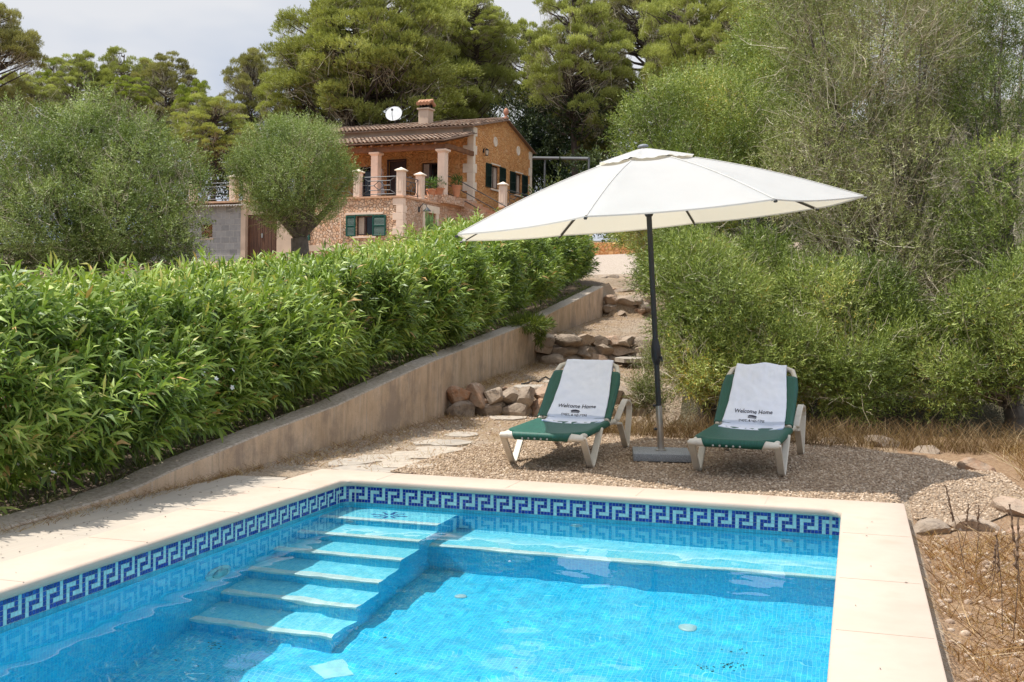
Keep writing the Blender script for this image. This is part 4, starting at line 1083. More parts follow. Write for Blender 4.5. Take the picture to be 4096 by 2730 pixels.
rail_panel((-1.95, .14, 0), (-.42, .14, 0)); rail_panel((-4.0, .14, 0), (-2.4, .14, 0)); rail_panel((-5.8, .14, 0), (-4.4, .14, 0)); rail_panel((-7.4, .14, 0), (-6.2, .14, 0)); rail_panel((-10.2, .14, 0), (-8.6, .14, 0))
rail_panel((-.16, .34, 0), (-.16, 1.55, 0)); rail_panel((-.16, 1.95, 0), (-.16, 3.3, 0))
# porch columns
def column(x, y=3.5, z0=.35, z1=2.32):
    mb = MB(); mb.box((x-.17, y-.17, z0), (x+.17, y+.17, z1-.14), 0, .008); o = HP(mb, 'porch_column', m_ash)
    mb = MB(); mb.box((x-.20, y-.20, z1-.138), (x+.20, y+.20, z1-.09), 0, .012); mb.box((x-.25, y-.25, z1-.088), (x+.25, y+.25, z1), 0, .01); HP(mb, 'capital', m_ash, o)
for x in (.0, -3.28, -6.5): column(x)
HP(MB().box((-9, 3.38, 2.322), (.18, 3.62, 2.55), 0, .01), 'porch_beam', m_woodb)
mb = MB(); mb.box((.02, 3.63, 2.40), (.16, 6.3, 2.60)); HP(mb, 'side_beam', m_woodb)
for i in range(17):
    x = -.15-i*.52; mb = MB()
    A = Vector((x, 3.02, 2.50)); B = Vector((x, 6.25, 3.27)); h = .07; w = .045
    mb.add([(x-w, A.y, A.z), (x+w, A.y, A.z), (x+w, A.y, A.z+h), (x-w, A.y, A.z+h), (x-w, B.y, B.z), (x+w, B.y, B.z), (x+w, B.y, B.z+h), (x-w, B.y, B.z+h)], [(0, 1, 2, 3), (5, 4, 7, 6), (0, 4, 5, 1), (3, 2, 6, 7), (1, 5, 6, 2), (0, 3, 7, 4)]); HP(mb, 'rafter', m_woodb)
# tiled roofs: overlapping barrel tiles
def tiled(x0, x1, yA, zA, yB, zB, name, pitch=.21, course=.34, seed=1):
    V = []; F = []; TN = []; r = np.random.default_rng(seed)
    L = math.hypot(yB-yA, zB-zA); dy, dz = (yB-yA)/L, (zB-zA)/L; ny_, nz_ = -dz, dy
    if nz_ < 0: ny_, nz_ = -ny_, -nz_
    k = int((x1-x0)/pitch); nc = int(L/course)+1; seg = 6
    def P(x, s, h): return (x, yA+dy*s+ny_*h, zA+dz*s+nz_*h)
    for i in range(k):
        xc = x0+(i+.5)*pitch
        for j in range(nc):
            s0 = j*course-.02*(j > 0)-r.uniform(0, .03); s1 = min(L, (j+1)*course+.03); lift = .018
            t = r.random(); jx = r.uniform(-.01, .01)
            b = len(V)
            for (s, rr, hh) in ((s0, .088, lift+.012), (s1, .068, 0.0)):
                for q in range(seg+1):
                    an = math.pi*q/seg; V.append(P(xc+jx+rr*math.cos(an), s, hh+rr*.85*math.sin(an)))
                for q in range(seg+1):
                    an = math.pi*q/seg; V.append(P(xc+jx+(rr-.018)*math.cos(an), s, hh+(rr-.018)*.85*math.sin(an)))
            n1 = seg+1
            for q in range(seg):
                F.append((b+q, b+q+1, b+2*n1+q+1, b+2*n1+q)); F.append((b+n1+q, b+3*n1+q, b+3*n1+q+1, b+n1+q+1)); F.append((b+q, b+n1+q, b+n1+q+1, b+q+1)); TN += [t, t*.5, min(1, t+.25)]
    b = len(V); V += [P(x0, .03, -.01), P(x1, .03, -.01), P(x1, L, -.01), P(x0, L, -.01), P(x0, .03, -.05), P(x1, .03, -.05), P(x1, L, -.05), P(x0, L, -.05)]
    for f in ((0, 1, 2, 3), (4, 7, 6, 5), (0, 4, 5, 1), (1, 5, 6, 2), (3, 7, 4, 0)): F.append(tuple(b+q for q in f)); TN.append(.3)
    me = bpy.data.meshes.new(name); me.from_pydata(V, [], F); me.materials.append(m_tile)
    at_ = me.attributes.new('tint', 'FLOAT', 'FACE'); at_.data.foreach_set('value', TN); me.update()
    return link(bpy.data.objects.new(name, me), house)
tiled(-9.0, .30, 2.98, 2.66, 6.28, 3.44, 'porch_roof', seed=3)
tiled(-9.4, .30, 5.9, 3.72, 9.95, 4.62, 'main_roof', seed=4)
tiled(-9.4, .30, 13.5, 3.46, 9.97, 4.60, 'main_roof', seed=5)
mb = MB(); mb.tube([(x, 9.96, 4.66) for x in np.arange(-9.4, .3, .35)], [.09+.012*(i % 2) for i in range(28)], 8); HP(mb, 'ridge_tiles', m_tile, smooth='auto')
# walls of the house
HP(holes('y', 6.3, -9.0, -.0, .35, 3.44, [(-4.23, -3.37, .35, 2.33), (-2.51, -1.64, .35, 2.18), (-6.14, -5.12, .35, 2.13)], .25), 'front_wall', m_porch)
HP(MB().box((-9.0, 6.27, 3.46), (.10, 6.5, 3.78)), 'eaves_band', m_plast)
gops = [(8.27, 9.22, 1.18, 2.25), (11.15, 12.0, 1.18, 2.2)]
mb = holes('x', .12, 6.33, 13.3, -1.6, 3.45, gops, .28)
mb.add([(.12, 6.33, 3.45), (.12, 13.3, 3.45), (.12, 13.3, 3.50), (.12, 9.95, 4.58), (.12, 6.33, 3.78)], [(0, 1, 2, 3, 4)])
HP(mb, 'gable_wall', m_up)
HP(MB().box((-9.0, 6.8, -1.6), (-8.8, 13.2, 3.5)), 'rear_side_wall', m_plast)
mb = MB(); mb.add([(-8.9, 13.25, -1.6), (.1, 13.25, -1.6), (.1, 13.25, 3.45), (-8.9, 13.25, 3.45)], [(0, 1, 2, 3)]); mb.add([(-8.9, 6.9, -1.0), (.0, 6.9, -1.0), (.0, 6.9, 3.4), (-8.9, 6.9, 3.4)], [(0, 1, 2, 3)]); HP(mb, 'inner_wall', m_inner)
for u, z in ((-4.23, 0),): 
    mb = MB(); mb.box((-4.23, 6.40, .35), (-3.37, 6.46, 2.33)); HP(mb, 'front_door', m_woodd)
    mb = MB(); mb.box((-4.30, 6.26, .35), (-4.23, 6.31, 2.40)); mb.box((-3.37, 6.26, .35), (-3.30, 6.31, 2.40)); mb.box((-4.23, 6.26, 2.33), (-3.37, 6.31, 2.40)); HP(mb, 'door_frame', m_woodd)
window(-2.51, -1.64, .35, 2.18, 6.3, 'y', m_woodd, .34); window(-6.14, -5.12, .35, 2.13, 6.3, 'y', m_woodd, .25)
HP(MB().box((-3.14, 6.2, 1.35), (-2.98, 6.298, 1.6), 0, .01), 'wall_switch_box', m_plast)
# quoins at the gable corner
for k in range(9):
    z = .0+.415*k; w = .52 if k % 2 == 0 else .30; w2 = .12 if k % 2 else .30
    HP(MB().box((.13-w, 6.27, z), (.142, 6.27+w2+.1, z+.41), 0, .006), 'quoin', m_ashl)
for k in range(9):
    z = -.2+.41*k; w2 = .42 if k % 2 == 0 else .26
    HP(MB().box((-.1, 13.3-w2, z), (.142, 13.32, z+.405), 0, .006), 'quoin', m_ashl)
for (a, b_, c_, d_), (s0, s1, s2, s3) in zip(gops, ((7.66, 8.26, 9.24, 9.94), (10.5, 11.14, 12.02, 12.72))):
    window(a, b_, c_, d_, .12, 'x', m_woodd, .9)
    shutter(s0, s1, c_-.02, d_+.02, .12, m_shutd, 'x'); shutter(s2, s3, c_-.02, d_+.02, .12, m_shutd, 'x')
    HP(MB().box((.12, a-.1, c_-.12), (.20, b_+.1, c_-.04)), 'window_sill', m_ashl); HP(MB().box((.12, a-.02, d_+.03), (.15, b_+.1, d_+.09)), 'lintel_stone', m_ashl)
for y, z in ((8.72, 3.38), (11.5, 3.33)):
    mb = MB(); k = 20; vs_ = []
    for rr, dx in ((1.0, 0), (.95, .03), (.72, .03), (.66, .0)):
        for q in range(k): a = 2*math.pi*q/k; vs_.append((.121+dx, y+.22*rr*math.cos(a), z+.24*rr*math.sin(a)))
    mb.add(vs_, [(i*k+q, i*k+(q+1) % k, (i+1)*k+(q+1) % k, (i+1)*k+q) for i in range(3) for q in range(k)] + [tuple(3*k+q for q in range(k))]); HP(mb, 'oval_vent', m_ashl)
# chimney
ch = HP(MB().box((-4.22, 9.15, 3.9), (-3.68, 9.7, 5.22), 0, .01), 'chimney', m_plast)
HP(MB().box((-4.28, 9.09, 5.222), (-3.62, 9.76, 5.30), 0, .008), 'chimney_ledge', m_plast, ch)
mb = MB()
for x in (-4.18, -3.78):
    for y in (9.2, 9.58): mb.box((x, y, 5.302), (x+.08, y+.08, 5.50))
HP(mb, 'chimney_pots', m_inner, ch); HP(MB().box((-4.1, 9.3, 5.302), (-3.8, 9.55, 5.48)), 'flue', m_inner, ch)
mb = MB()
for i in range(4):
    x = -4.22+i*.18
    for s_ in (1, -1): mb.tube([(x, 9.43-.36*s_, 5.50), (x, 9.43-.02*s_, 5.66)], [.10, .08], 8)
mb.tube([(-4.34, 9.43, 5.68), (-3.56, 9.43, 5.68)], .075, 8); HP(mb, 'chimney_cap', plain('cap_tile', (.52, .27, .16), .9, .3, 9), ch, smooth='auto')
mb = MB(); mb.lathe([(.13, 0), (.13, .10), (.07, .14), (.05, .2), (.11, .28), (.13, .36), (.10, .48), (.03, .56), (.001, .57)], 12, 0, (.12, 9.95, 4.62)); HP(mb, 'roof_finial', plain('terracotta_finial', (.45, .20, .12), .9), smooth='auto')
# wall lanterns
def lantern(M_, nm='wall_lantern'):
    mb = MB(); mb.box((0, -.05, -.05), (.03, .05, .12), 0, 0, M_); mb.tube([M_ @ Vector(p) for p in ((.02, 0, .08), (.10, 0, .16), (.18, 0, .12))], .012, 6)
    mb.lathe([(.03, .12), (.11, .06), (.11, .04)], 8, 0, (0, 0, 0), M_ @ Matrix.Translation((.18, 0, 0)))
    for k in range(6):
        a = k*math.pi/3; mb.tube([M_ @ Vector((.18+.10*math.cos(a), .10*math.sin(a), .05)), M_ @ Vector((.18+.07*math.cos(a), .07*math.sin(a), -.18))], .008, 4)
    mb.lathe([(.08, -.20), (.07, -.17)], 8, 0, (0, 0, 0), M_ @ Matrix.Translation((.18, 0, 0)))
    o = HP(mb, nm, m_blackp); g = MB(); g.lathe([(.085, .04), (.06, -.17)], 8, 0, (0, 0, 0), M_ @ Matrix.Translation((.18, 0, 0))); HP(g, 'lantern_glass', m_ashl, o)
lantern(Matrix.Translation((.12, 7.38, 2.75)))
M_ = Matrix.Translation((.0, 1.35, -.35))
mb = MB(); mb.tube([M_ @ Vector(p) for p in ((.02, 0, -.1), (.10, 0, .05), (.2, .02, .14), (.32, .04, .1), (.36, .05, -.02))], .016, 6); mb.box((0, -.05, -.2), (.03, .05, 0), 0, 0, M_)
mb.lathe([(.04, .04), (.06, 0), (.17, -.10), (.175, -.12), (.05, -.12)], 12, 0, (0, 0, 0), M_ @ Matrix.Translation((.36, .05, -.05))); HP(mb, 'bracket_lamp', m_iron, smooth='auto')
# stairs to the right of the terrace, with handrails
for k in range(6):
    z = .18-.165*k; HP(MB().box((.32+.33*k-.3, 5.12, z-.5), (.32+.33*(k+1), 6.24, z), 0, .006), 'stair_step', m_slab)
HP(MB().prism([(0.0, 5.08), (2.3, 5.08), (2.3, 5.13), (0.0, 5.13)], -3, -3+.01), 'stair_foot', m_side)
mb = MB(); mb.add([(.003, 5.10, GZ), (2.3, 5.10, GZ), (2.3, 5.10, -.95), (.003, 5.10, .17)], [(0, 1, 2, 3)]); HP(mb, 'stair_wall', m_side)
mb = MB()
for z in (.42, .80, 1.18): mb.tube([(-.02, 3.72, z+.08), (-.02, 5.08, z), (2.25, 5.2, z-1.22)], .02, 5)
for x, y, z in ((-.02, 3.72, 1.26), (-.02, 5.08, 1.18), (2.25, 5.2, -.04)): mb.tube([(x, y, z-1.15), (x, y, z)], .022, 5)
HP(mb, 'stair_railing', m_iron)
# low wall with posts right of the stairs
HP(MB().box((.16, 6.9, -1.8), (2.15, 7.2, -.42)), 'landing_wall', m_side)
mb = MB(); mb.box((1.86, 5.26, -2.2), (2.14, 14.5, -.09)); HP(mb, 'yard_wall', m_up); HP(MB().box((1.84, 5.24, -.088), (2.16, 14.5, -.03)), 'yard_wall_cap', m_slab)
post(2.0, 5.41, -.03, .95); post(2.0, 11.8, -.03, .9)
rail_panel((2.0, 5.75, -.03), (2.0, 8.4, -.03)); rail_panel((2.0, 8.5, -.03), (2.0, 11.5, -.03))
# satellite dish
sdz = thing('satellite_dish', Hw(-5.6, 9.3, 4.45), 'round white satellite dish on the roof left of the chimney', 'satellite dish', HA)
n = NT('dish_white'); c = n.coords(); m_dish = n.finish(n.bsdf(n.ramp(n.noise(c, 5, 5), [(.4, (.62, .62, .61)), (.7, (.74, .74, .73))]), .6))
M_ = Matrix.Translation((0, -.1, .62)) @ Vector((.25, -1, .45)).to_track_quat('Z', 'Y').to_matrix().to_4x4()
mb = MB(); mb.lathe([(.42, .09), (.415, .10), (.3, .045), (.15, .01), (.001, 0), (.001, -.012), (.15, -.005), (.3, .03)], 28, 0, (0, 0, 0), M_); mb.build('reflector', m_dish, sdz, smooth='auto')
mb = MB(); mb.tube([M_ @ Vector((0, -.40, .08)), M_ @ Vector((0, -.22, .34)), M_ @ Vector((0, 0, .42))], .014, 6); mb.build('feed_arm', m_iron, sdz)
mb = MB(); mb.box((-.05, -.04, .38), (.05, .04, .48), 0, .01, M_); mb.build('receiver', m_blackp, sdz); mb = MB(); mb.tube([(0, 0, -.15), (0, .02, .4), (0, -.05, .6)], .025, 8); mb.build('mast', m_iron, sdz)
tag(MB().box((-2.6, -.2, -.9), (2.6, .2, .25), 0, .02, Matrix.Translation(at(2415, 1000, 41)) @ Matrix.Rotation(R(8), 4, 'Z')).build('garden_wall', m_up), 'low orange stone garden wall at the top end of the path', 'wall')
# steel frame beyond the house
pf = thing('steel_frame', at(2178, 800, 52), 'bare grey steel frame standing beside the right end of the house', 'steel frame')
def PF(mb, nm):
    o = mb.build(nm, m_steel2, None); o.parent = pf; o.matrix_parent_inverse = Matrix.Translation(-pf.location); return o
m_steel2 = plain('grey_painted_steel', (.13, .135, .14), .6)
PF(MB().tube([at(2134, 633, 55), at(2356, 636, 50)], .075, 8), 'beam')
for u, v0, v1, d in ((2180, 634, 860, 54), (2356, 637, 860, 50)):
    a, b_ = at(u, v0, d), at(u, v1, d); PF(MB().tube([a, Vector((a.x, a.y, b_.z-.6))], .045, 8), 'upright')
# pots and plants
m_terra = plain('terracotta', (.58, .25, .13), .85, .15, 6)
LEAF_POT = leafmat('pot_plant_leaf', [(0, (.05, .12, .02)), (1, (.16, .24, .06))])
def leafcloud(name, C, rad, N, L, Wd, mat, parent, seed, up=.3):
    r = np.random.default_rng(seed); d = r.normal(size=(N, 3)); d /= np.linalg.norm(d, axis=1)[:, None]
    P = np.array(C)+d*np.array(rad)*r.uniform(.2, 1, (N, 1)); dd = d+np.array([0, 0, up]); dd /= np.linalg.norm(dd, axis=1)[:, None]
    sd_ = np.cross(dd, r.normal(size=(N, 3))); sd_ /= np.linalg.norm(sd_, axis=1)[:, None]
    Ls = L*r.uniform(.6, 1.2, (N, 1)); V = np.stack([P, P+dd*Ls*.5+sd_*Wd/2, P+dd*Ls, P+dd*Ls*.5-sd_*Wd/2], 1).reshape(-1, 3)
    return npmesh(name, V, np.arange(4*N).reshape(-1, 4), mat, parent, {'tint': r.random(N)})
for i, (x, y, z, h, r_, lab) in enumerate([(-.17, 2.75, .0, .55, .19, 'tall terracotta pot with a scrawny plant beside the terrace corner post'), (-.1, 3.35, .30, .34, .26, 'wide terracotta pot of flowering plant on the planter wall'), (.28, 4.3, .35, .5, .2, 'terracotta pot with leafy plant right of the porch column'), (-1.2, 4.6, .35, .4, .2, 'small potted plant in front of the curtained window')]):
    pt = thing('flower_pot', Hw(x, y, z), lab, 'plant pot', 0, 'pots on the terrace')
    mb = MB(); mb.lathe([(r_*.62, 0), (r_*.95, h*.85), (r_*1.08, h*.86), (r_*1.08, h), (r_*.9, h), (r_*.85, h*.9), (.001, h*.9)], 16); mb.build('pot', m_terra, pt, smooth='auto')
    leafcloud('foliage', (0, 0, h+.22), (r_*1.3, r_*1.3, .28), 240, .12, .04, LEAF_POT, pt, 60+i)
HP(MB().box((-.5, 2.4, .0), (-.03, 3.66, .28), 0, .01), 'planter_wall', m_side)
# cactus-like spurge by the side wall
sp_ = thing('spurge_plant', Hw(.75, 1.0, -1.75), 'upright green spurge plant in front of the terrace corner', 'plant'); mb = MB(); r = np.random.default_rng(5)
for i in range(16):
    a = r.uniform(0, 6.28); t = r.uniform(.1, .3); h = r.uniform(.7, 1.35)
    mb.tube([(0, 0, 0), (t*.5*math.cos(a), t*.5*math.sin(a), h*.4), (t*math.cos(a), t*math.sin(a), h*.75), (t*1.05*math.cos(a), t*1.05*math.sin(a), h)], [.035, .04, .035, .01], 6)
mb.build('stems', plain('spurge_green', (.14, .24, .07), .6), sp_)
# wicker chairs on the terrace
m_wick = plain('wicker', (.30, .17, .08), .8, .3, 40, .5, 90)
for i, (x, y) in enumerate([(-2.0, 4.3), (-.95+-.6, 5.0)]):
    wc = thing('wicker_chair', Hw(x, y, .35), ['rounded wicker chair on the terrace left of the first column', 'wicker chair in the porch shade nearer the front door'][i], 'chair', R(150), 'wicker terrace chairs')
    mb = MB(); vs_ = []; k = 14
    for z, rr in ((.3, .28), (.45, .31), (.62, .33), (.78, .34)):
        for q in range(k): a = math.pi*(-.1+1.2*q/(k-1)); vs_.append((rr*math.cos(a), rr*math.sin(a), z+(.08*math.sin(a) if z > .6 else 0)))
    mb.add(vs_, [(j*k+q, j*k+q+1, (j+1)*k+q+1, (j+1)*k+q) for j in range(3) for q in range(k-1)]); o = mb.build('backrest', m_wick, wc, smooth=True); so = o.modifiers.new('s', 'SOLIDIFY'); so.thickness = .03
    MB_ = MB(); MB_.lathe([(.27, .30), (.29, .33), (.28, .38), (.001, .39)], 16); MB_.build('seat', m_wick, wc, smooth='auto')
    for a in (.8, 2.3, 3.9, 5.5): MB().tube([(.22*math.cos(a), .22*math.sin(a), 0), (.2*math.cos(a), .2*math.sin(a), .31)], .018, 6).build('leg', m_wick, wc)
# person in a white dress, half hidden behind the first column
pr = thing('person', Hw(-3.62, 4.3, .35), 'person in a long white dress standing half hidden behind the first porch column', 'person', HA+R(200))
m_skin = plain('skin', (.48, .27, .18), .6, .05); m_dress = plain('white_dress', (.76, .76, .78), .9, .04); m_hair = plain('dark_hair', (.05, .025, .015), .6)
bm = bmesh.new(); sk = {}
J = {'pel': (0, 0, .93, .13), 'wst': (0, 0, 1.08, .105), 'cst': (0, 0, 1.26, .125), 'nek': (0, 0, 1.42, .05), 'hb': (0, .01, 1.50, .07), 'hd': (0, .015, 1.60, .085), 'tp': (0, .0, 1.67, .05),
     'shL': (-.17, 0, 1.36, .055), 'elL': (-.22, .03, 1.10, .04), 'wrL': (-.18, .15, .92, .026), 'haL': (-.17, .20, .86, .03), 'shR': (.17, 0, 1.36, .055), 'elR': (.22, .03, 1.10, .04), 'wrR': (.19, .13, .92, .026), 'haR': (.18, .18, .86, .03),
     'hpL': (-.09, 0, .85, .09), 'knL': (-.10, .01, .48, .055), 'anL': (-.10, -.02, .08, .034), 'toL': (-.11, .13, .03, .03), 'hpR': (.09, 0, .85, .09), 'knR': (.10, .02, .48, .055), 'anR': (.10, 0, .08, .034), 'toR': (.11, .15, .03, .03)}
nm_ = list(J); vv = {k: bm.verts.new(J[k][:3]) for k in nm_}
for a, b_ in (('pel', 'wst'), ('wst', 'cst'), ('cst', 'nek'), ('nek', 'hb'), ('hb', 'hd'), ('hd', 'tp'), ('cst', 'shL'), ('shL', 'elL'), ('elL', 'wrL'), ('wrL', 'haL'), ('cst', 'shR'), ('shR', 'elR'), ('elR', 'wrR'), ('wrR', 'haR'), ('pel', 'hpL'), ('hpL', 'knL'), ('knL', 'anL'), ('anL', 'toL'), ('pel', 'hpR'), ('hpR', 'knR'), ('knR', 'anR'), ('anR', 'toR')): bm.edges.new((vv[a], vv[b_]))
bm.verts.index_update(); me = bpy.data.meshes.new('body'); bm.to_mesh(me); bm.free(); ob = link(bpy.data.objects.new('body', me), pr); me.materials.append(m_skin)
md = ob.modifiers.new('skin', 'SKIN'); md.use_smooth_shade = True
for i, k in enumerate(nm_): me.skin_vertices[0].data[i].radius = (J[k][3],)*2
me.skin_vertices[0].data[0].use_root = True; ob.modifiers.new('sub', 'SUBSURF').levels = 2; ob.modifiers['sub'].render_levels = 2
mb = MB(); vs_ = []; k = 24
for z, rx, ry in ((.22, .30, .27), (.5, .25, .22), (.85, .19, .16), (1.06, .145, .125), (1.25, .175, .14), (1.36, .19, .11), (1.40, .10, .08)):
    for q in range(k): a = 2*math.pi*q/k; w = 1+.06*math.sin(a*7)*max(0, .9-z); vs_.append((rx*w*math.cos(a), ry*w*math.sin(a), z))
mb.add(vs_, [(j*k+q, j*k+(q+1) % k, (j+1)*k+(q+1) % k, (j+1)*k+q) for j in range(6) for q in range(k)]); mb.build('dress', m_dress, pr, smooth=True)
mb = MB(); mb.lathe([(.05, -.30), (.10, -.22), (.11, -.05), (.115, .03), (.09, .09), (.03, .12), (.001, .122)], 16, 0, (0, -.03, 1.60)); mb.build('hair', m_hair, pr, smooth='auto')
# ---------------------------------------------------------------- vegetation
def nrm(a): return a/np.maximum(np.linalg.norm(a, axis=-1, keepdims=True), 1e-9)
K7 = 4096/2353.0
def leaves_quads(P, Dv, L, Wd, r, side=None):
    """diamond leaves: base P, unit direction Dv"""
    if side is None: side = nrm(np.cross(Dv, r.normal(size=P.shape)))
    L = np.asarray(L).reshape(-1, 1); Wd = np.asarray(Wd).reshape(-1, 1)
    V = np.stack([P, P+Dv*L*.45+side*Wd*.5, P+Dv*L, P+Dv*L*.45-side*Wd*.5], 1).reshape(-1, 3)
    return V
def sprigs(P, A, n, slen, L, Wd, r, spread=(.35, 1.15), lj=.35):
    """n leaves along each axis A starting at P"""
    N = len(P); t = (np.arange(n)+.5)/n
    T_ = t[None, :]+r.uniform(-.4, .4, (N, n))/n
    az = r.uniform(0, 6.28, (N, 1))+np.arange(n)[None]*2.4+r.uniform(-.5, .5, (N, n))
    th = (spread[1]-(spread[1]-spread[0])*T_)+r.uniform(-.2, .2, (N, n))
    a1 = nrm(np.cross(A, np.array([.3, .5, .81]))); a2 = np.cross(A, a1)
    sl = slen*r.uniform(.6, 1.25, (N, 1))
    base = P[:, None]+A[:, None]*(T_*sl)[..., None]
    D_ = A[:, None]*np.cos(th)[..., None]+(a1[:, None]*np.cos(az)[..., None]+a2[:, None]*np.sin(az)[..., None])*np.sin(th)[..., None]
    return base.reshape(-1, 3), nrm(D_.reshape(-1, 3)), np.repeat(A, n, 0)
def lump_sample(lumps, N, r, shell=(.72, 1.03), deep=.2, zmin=None):
    C = np.array([l[0] for l in lumps], float); Rr = np.array([l[1] for l in lumps], float)
    w = (Rr[:, 0]*Rr[:, 2])**1.0; w /= w.sum()
    out = []; nm = []; tot = 0
    while tot < N:
        k = r.choice(len(lumps), N, p=w); d = nrm(r.normal(size=(N, 3)))
        f = r.uniform(shell[0], shell[1], N); dp = r.random(N) < deep; f[dp] = r.uniform(.3, shell[0], dp.sum())
        p = C[k]+d*Rr[k]*f[:, None]
        ins = np.zeros(N, bool)
        for i in range(len(lumps)):
            q = np.linalg.norm((p-C[i])/Rr[i], axis=1); ins |= (q < .62) & (k != i)
        ok = ~ins | (r.random(N) < .15)
        if zmin is not None: ok &= p[:, 2] > zmin
        out.append(p[ok]); nm.append(nrm(d/Rr[k])[ok]); tot += ok.sum()
    return np.concatenate(out)[:N], np.concatenate(nm)[:N]
def ribbons(name, paths, widths, mat, parent, r, tints=None):
    """paths (N,k,3) -> thin crossed strips"""
    N, k, _ = paths.shape; seg = k-1
    d = nrm(paths[:, 1:]-paths[:, :-1]); s1 = nrm(np.cross(d, r.normal(size=(N, 1, 3))))
    w = widths.reshape(N, k, 1) if widths.ndim == 2 else widths.reshape(N, 1, 1)*np.linspace(1, .35, k).reshape(1, k, 1)
    sides = np.concatenate([s1, s1[:, -1:]], 1)
    V = np.stack([paths-sides*w*.5, paths+sides*w*.5], 2).reshape(-1, 3)
    i = (np.arange(N)[:, None]*k+np.arange(seg)[None]).ravel()*2
    F = np.stack([i, i+1, i+3, i+2], -1)
    tn = np.repeat(r.random(N) if tints is None else tints, seg)
    return npmesh(name, V, F, mat, parent, {'tint': tn})
m_bark = plain('olive_bark', (.13, .11, .09), .95, .35, 7, .8, 20, 0, .02)
m_pbark = plain('pine_bark', (.085, .06, .048), .95, .35, 6, .8, 15, 0, .03)
n = NT('dead_twig'); a = n.n('Attribute', attribute_name='tint').outputs['Fac']; m_twig = n.finish(n.bsdf(n.ramp(a, [(0, (.26, .20, .12)), (.5, (.46, .39, .27)), (1, (.66, .59, .44))]), .95))
n = NT('brown_stem'); a = n.n('Attribute', attribute_name='tint').outputs['Fac']; m_stem = n.finish(n.bsdf(n.ramp(a, [(0, (.10, .055, .03)), (1, (.26, .17, .09))]), .9))
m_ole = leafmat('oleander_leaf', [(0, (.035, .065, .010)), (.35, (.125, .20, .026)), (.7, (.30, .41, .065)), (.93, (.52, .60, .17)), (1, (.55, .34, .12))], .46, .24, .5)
m_oli = leafmat('olive_leaf', [(0, (.09, .13, .03)), (.5, (.24, .31, .08)), (.85, (.42, .49, .17)), (1, (.62, .66, .36))], .5, .2)
m_wild = leafmat('wild_olive_leaf', [(0, (.07, .10, .018)), (.35, (.19, .25, .05)), (.75, (.40, .46, .12)), (.96, (.60, .62, .24)), (1, (.62, .46, .10))], .45, .22)
m_wild2 = leafmat('grey_olive_leaf', [(0, (.11, .13, .035)), (.5, (.29, .32, .10)), (.9, (.48, .50, .21)), (1, (.62, .60, .36))], .6, .25)
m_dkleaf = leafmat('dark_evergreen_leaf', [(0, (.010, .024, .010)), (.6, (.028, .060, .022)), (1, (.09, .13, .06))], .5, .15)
m_pine = leafmat('pine_needles', [(0, (.15, .155, .04)), (.45, (.35, .37, .09)), (.8, (.55, .58, .16)), (1, (.70, .70, .28))], .6, .2)
m_pinel = leafmat('bright_pine_needles', [(0, (.14, .17, .03)), (.5, (.33, .39, .06)), (1, (.56, .58, .13))], .6, .28)
m_pineg = leafmat('greyish_pine_needles', [(0, (.15, .14, .045)), (.5, (.34, .32, .10)), (1, (.54, .50, .20))], .6, .22)

